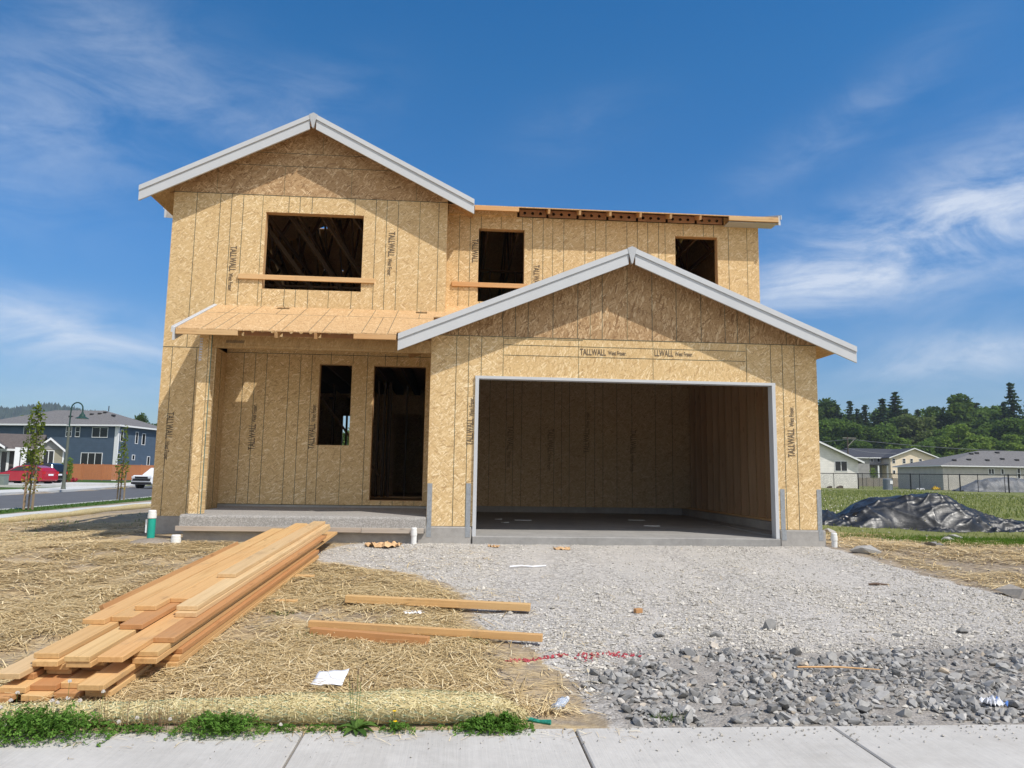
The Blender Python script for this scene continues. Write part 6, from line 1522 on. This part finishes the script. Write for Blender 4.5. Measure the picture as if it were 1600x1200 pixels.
for s0, s1 in [(FL*i/12, FL*(i+1)/12) for i in range(12)]:
    mb = MB(); mb.tube([(s0, 0, gzf(s0)+1.78), (s1, 0, gzf(s1)+1.78)], .045, 6, cap=False); mb.build('top_rail', m_blackm, cf)
    mb = MB(); mb.add([(s0, .0, gzf(s0)+.02), (s1, .0, gzf(s1)+.02), (s1, .0, gzf(s1)+1.76), (s0, .0, gzf(s0)+1.76)], [(0, 1, 2, 3)]); mb.build('mesh_panel', m_chain, cf)
# houses beyond
wh = root_at('neighbour_house', 'white single-storey house gable right behind the garage corner', 'house', 1341, 92, .05, -YAW+R(2)); q = .08
rx = lambda u, u0=1341: (u-u0)*q; rz_ = lambda v: (757-v)*q+.9
gable_wall(wh, rx(1341)-11.0, 0, 0, 12, -.3, rz_(725.5), 2.45, m_white_s); gable_roof(wh, rx(1341)-11.0, 0, 0, 12, rz_(725.5), 2.45, m_shing, .55)
window(wh, rx(1304.5), rx(1323), rz_(741), rz_(726.5), 0, split=1)
cr_ = root_at('neighbour_house', 'cream two-storey house with dark roof beyond the mesh fence', 'house', 1392, 165, .1, -YAW+R(4)); q2 = .1435
rx2 = lambda u: (u-1392)*q2; rz2 = lambda v: (757-v)*q2+.85
gable_wall(cr_, 0, rx2(1468), 0, 10, -.3, rz2(718.5), 2.0, m_cream_s); gable_roof(cr_, 0, rx2(1468), 0, 10, rz2(718.5), 2.0, m_shingd, .6)
mb = MB(); mb.box(rx2(1351), -.02, 3.5, 11, -.3, rz2(718)); mb.build('wing_wall', m_greyw, cr_); gable_roof(cr_, rx2(1351), rx2(1425), 3.2, 12, rz2(718), 2.0, m_shingd, .5, ridge='X')  # wing wall is grey for shade: the shade is put into its colour
mb = MB(); mb.box(rx2(1358), rx2(1392), .8, 3.4, rz2(731), rz2(729.5)); mb.build('porch_roof', m_shingd, cr_)
for u in (1376, 1391): mb = MB(); mb.box(rx2(u)-.15, rx2(u)+.15, .9, 1.2, -.2, rz2(731)); mb.build('porch_column', m_wtrim, cr_)
for u in (1397.3, 1414.2, 1426.3, 1441): window(cr_, rx2(u)-.3, rx2(u)+.3, rz2(727.5), rz2(720.5), 0, hsplit=1)
for u in (1416, 1451.5, 1397): window(cr_, rx2(u)-.25, rx2(u)+.25, rz2(744), rz2(739), 0)
for u in (1363.5, 1376, 1387): window(cr_, rx2(u)-.3, rx2(u)+.3, rz2(725.5), rz2(720), 3.5)
dr = root_at('neighbour_house', 'distant house showing only its dark roof behind the white house', 'house', 1336, 150, .1, -YAW); q3 = .13
mb = MB(); mb.box(-5, 3, 0, 8, -.2, (757-719)*q3+.8); mb.build('wall', m_greyw, dr); hip_roof(dr, -5, 3, 0, 8, (757-719)*q3+.8, 1.6, 3, m_shingd)
gh = root_at('neighbour_house', 'long pale grey single-storey house with grey hip roof at the right picture edge', 'house', 1473, 88, .1, -YAW+R(1)); q4 = .0765
rx4 = lambda u: (u-1473)*q4; rz4 = lambda v: (758-v)*q4+.85
mb = MB(); mb.box(0, 22, 0, 10, -.3, rz4(731.5)); mb.build('wall', m_grey_s, gh)
hip_roof(gh, 0, 22, 0, 10, rz4(731), 2.05, 8.2, m_shing, .45, .12, [(2.2, 1.2), (4.2, 1.5), (6.4, 1.4), (5.9, 3.6), (6.8, 3.9), (8.6, 1.9), (9.6, 4.2), (10.2, 1.6)])
for u0, u1, s in ((1545.5, 1553.5, 1), (1565.5, 1569, 0)): window(gh, rx4(u0), rx4(u1), rz4(743), rz4(735.5), 0, split=s)
window(gh, rx4(1591), rx4(1595), rz4(749), rz4(734), 0, hsplit=1)
mb = MB(); mb.box(rx4(1601), rx4(1606), -.05, 0, -.2, rz4(733)); mb.build('corner_board', m_wtrim, gh)
# pale board fence, tank, litter heaps, poles and lines beyond the mesh fence
m_grey_wood = wood('weathered_fence_boards', (.36, .32, .27), (.28, .25, .21), along='Z', rnd=.05)
wa, wb = at(1335, 757, 132), at(1478, 757, 128); wf = thing('board_fence', 'weathered pale board fence before the cream house', 'fence', (wa.x, wa.y, .1), math.atan2(wb.y-wa.y, wb.x-wa.x)); WL = (Vector((wb.x, wb.y))-Vector((wa.x, wa.y))).length
for k in range(7):
    mb = MB(); a = WL*k/7
    for i in range(12): mb.box(a+.06+(WL/7-.12)*i/12+.01, a+.06+(WL/7-.12)*(i+1)/12-.01, -.02, .02, 0, 1.55)
    mb.build('panel', m_grey_wood, wf)
for k in range(8): mb = MB(); mb.box(WL*k/7-.055, WL*k/7+.055, -.06, .06, -.1, 1.65); mb.build('post', m_grey_wood, wf)
p = at(1387, 757, 82); tk = thing('water_tank', 'grey round water tank standing behind the mesh fence', 'tank', (p.x, p.y, .1), 0)
mb = MB(); mb.tube([(0, 0, 0), (0, 0, .1), (0, 0, 1.15), (0, 0, 1.22)], [.52, .50, .48, .40], 24); mb.build('barrel', simple('grey_tank_plastic', (.17, .19, .22), rough=.4), tk); mb = MB(); mb.box(-.02, .30, -.515, -.50, .62, 1.0); mb.build('label_plate', m_wtrim, tk)
p = at(1327, 757, 140); up_ = thing('utility_pole', 'dark wooden utility pole rising behind the white house', 'pole', (p.x, p.y, 0), -YAW)
mb = MB(); mb.tube([(0, 0, -.3), (0, 0, 9.4)], [.17, .12], 10); mb.build('pole', m_bole, up_); mb = MB(); mb.bar((0, 0, 7.6), (1.35, 0, 9.0), .08, .10); mb.bar((-.9, 0, 9.2), (1.7, 0, 9.2), .09, .11); mb.build('cross_arm', simple('weathered_arm', (.30, .28, .25)), up_)
m_cable = simple('power_cable', (.20, .20, .21), rough=.5)
def cable(pts, label, r=.045):
    P = [at(*q_) for q_ in pts]; mb = MB(); out = []
    for a, b_ in zip(P, P[1:]):
        for k in range(8): s = k/8; c = a.lerp(b_, s); c.z -= .35*4*s*(1-s); out.append(c)
    out.append(P[-1]); mb.tube(out, r, 5, cap=False); tag(mb.build('power_line', m_cable, recalc=False), label, 'cable', 'power lines on the utility pole')
cable([(1240, 689, 150), (1326, 686, 140), (1610, 706, 118)], 'upper power line crossing before the wood over all right hand roofs', .05)
cable([(1240, 705, 150), (1327, 701, 140), (1400, 708, 160)], 'lower power line crossing the utility pole below the brace', .035)
for u, v, d, s, lb in ((1312, 758, 90, .5, 'small brown stump beside the white house behind the mesh fence'), (1296, 758, 90, .4, 'smaller brown stump at the left foot of the white house')):
    p = at(u, v, d); V, Fa = HULLS[4]; o = link('stump', npmesh('stump', V*s, Fa, m_bole), loc=(p.x, p.y, .15)); tag(o, lb, 'stump')
p = at(1462, 759, 85); crumple('yellow_toy_loader', (p.x, p.y, .12), .9, simple('yellow_plastic', (.65, .42, .03)), 'small yellow object on the ground before the grey house wall', 'litter', 31, .8)
p = at(1438, 760, 85); crumple('plastic_litter', (p.x, p.y, .1), .9, m_paper, 'white plastic litter on the ground left of the yellow object', 'litter', 33, .5)
def thin_tree(u, v, d, H, label):
    p = at(u, v, d); t_ = thing('young_tree', label, 'tree', (p.x, p.y, .1), 0); mb = MB(); mb.tube([(0, 0, -.05), (0, 0, H*.8)], [.04, .012], 6); mb.build('trunk', m_bole, t_); n = 160; P = RNG.normal(0, 1, (n, 3))*np.array([.22, .22, .3])+np.array([0, 0, H*.75]); V, Fa = leafcards(P, .10); link('crown', npmesh('crown', V, Fa, m_dec[2], np.repeat(RNG.random(n), 4)), t_)
thin_tree(1365, 757, 100, 2.8, 'young tree behind the mesh fence, left of the grey water tank'); thin_tree(1424, 757, 100, 2.4, 'young tree behind the mesh fence right of the grey water tank, left of two'); thin_tree(1437, 757, 100, 2.2, 'young tree behind the mesh fence right of the grey water tank, right of two')

# ---------------------------------------------------------------- grasses
m_grass = leafmat('meadow_grass', (.14, .18, .045), (.36, .36, .14), .35, tint=0); m_lawn = leafmat('lawn_grass', (.04, .085, .014), (.10, .17, .035), .25, tint=0); m_bgrass = leafmat('bright_grass', (.06, .13, .015), (.14, .25, .04), .3, tint=0)
def grass(name, x, y, h, w_, mt, label, lean=.35, up0=0.0):
    n = len(x); z = gtv(x, y)-.01; a = RNG.uniform(0, 6.28, n); s = np.stack([np.cos(a), np.sin(a), np.zeros(n)], -1)*(w_*RNG.uniform(.6, 1.3, n))[:, None]
    b0 = np.stack([x, y, z], -1); hh = h*RNG.uniform(.5, 1.2, n); tip = b0+np.stack([RNG.normal(0, lean, n)*hh, RNG.normal(0, lean, n)*hh, hh], -1)
    V = np.stack([b0-s, b0+s, tip], 1).reshape(-1, 3); o = link(name, npmesh(name, V, np.arange(n*3).reshape(n, 3), mt, np.repeat(RNG.random(n), 3))); return tag(o, label, 'grass', kind='stuff')
mk = lambda x, y: np.clip(meadow(x, y)*1.2, 0, 1)*np.clip(.6+1.3*vn(x, y, .35, 3.), .12, 1)
x1, y1 = scatter(26000, 6, 20, -3, 14, mk); x2, y2 = scatter(30000, 8, 45, 12, 60, lambda x, y: np.ones_like(x)*.9)
V = np.concatenate([np.full(len(x1), .08), np.full(len(x2), .14)]); W_ = np.concatenate([np.full(len(x1), .008), np.full(len(x2), .03)])
grass('meadow_grass', np.concatenate([x1, x2]), np.concatenate([y1, y2]), V, W_, m_grass, 'rough meadow grass on the right')
x, y = scatter(36000, 7.3, 12.5, -.4, 3.4, lambda x, y: np.clip(1.3-((x-9.6)/1.9)**2-((y-1.15+.15*(x-9))/1.0)**2, 0, 1)); x3, y3 = scatter(2500, 6.9, 8.6, 1.6, 3.4, lambda x, y: np.clip(1.2-((x-7.6)/.7)**2-((y-2.2)/.5)**2, 0, 1)); x4, y4 = scatter(1500, 5.9, 6.9, 3.4, 5.6, lambda x, y: np.ones_like(x))
x, y = np.concatenate([x, x3, x4]), np.concatenate([y, y3, y4]); grass('bright_grass', x, y, .085, .007, m_bgrass, 'bright green grass patches before the black tarpaulin')
x, y = scatter(14000, -17, -14, -6, 60, lambda x, y: (lawn(x, y) > .05)*np.clip(1-(y-10)/60, .2, 1)); grass('verge_grass', x, y, .07, .018, m_lawn, 'mown grass of the side street verge')
x, y = scatter(2600, -12.4, -5.8, -1, 12, lambda x, y: np.clip(vn(x, y, .5, 9.)*2.2-.1, 0, 1)*(x < -7)); grass('lot_grass', x, y, .09, .012, m_bgrass, 'thin green grass sprouting on the left of the lot')
x, y = scatter(9000, 8, 45, 4, 62, lambda x, y: np.clip(meadow(x, y), 0, 1)*np.clip(vn(x, y, .2, 5.)*2+.3, 0, 1)); n = len(x)
V, Fa = leafcards(np.stack([x, y, gtv(x, y)+RNG.uniform(.12, .3, n)], -1), .028); tag(link('meadow_flowers', npmesh('meadow_flowers', V, Fa, m_wfl)), 'small white flowers in the meadow', 'flowers', kind='stuff')
# ---------------------------------------------------------------- air
hm = bpy.data.materials.new('haze'); hm.use_nodes = True; t = NT(hm.node_tree); t.n.clear(); o_ = t.n.new('ShaderNodeOutputMaterial'); pv = t.n.new('ShaderNodeVolumePrincipled')
pv.inputs['Color'].default_value = (.72, .82, 1.0, 1); pv.inputs['Density'].default_value = .00019; pv.inputs['Anisotropy'].default_value = .0
t.l.new(pv.outputs[0], o_.inputs['Volume'])
mb = MB(); mb.box(-1700, 1700, -60, 1750, -12, 185); hz_o = mb.build('haze', hm); tag(hz_o, 'thin blue summer haze in the air', 'haze', kind='stuff')
#__END__
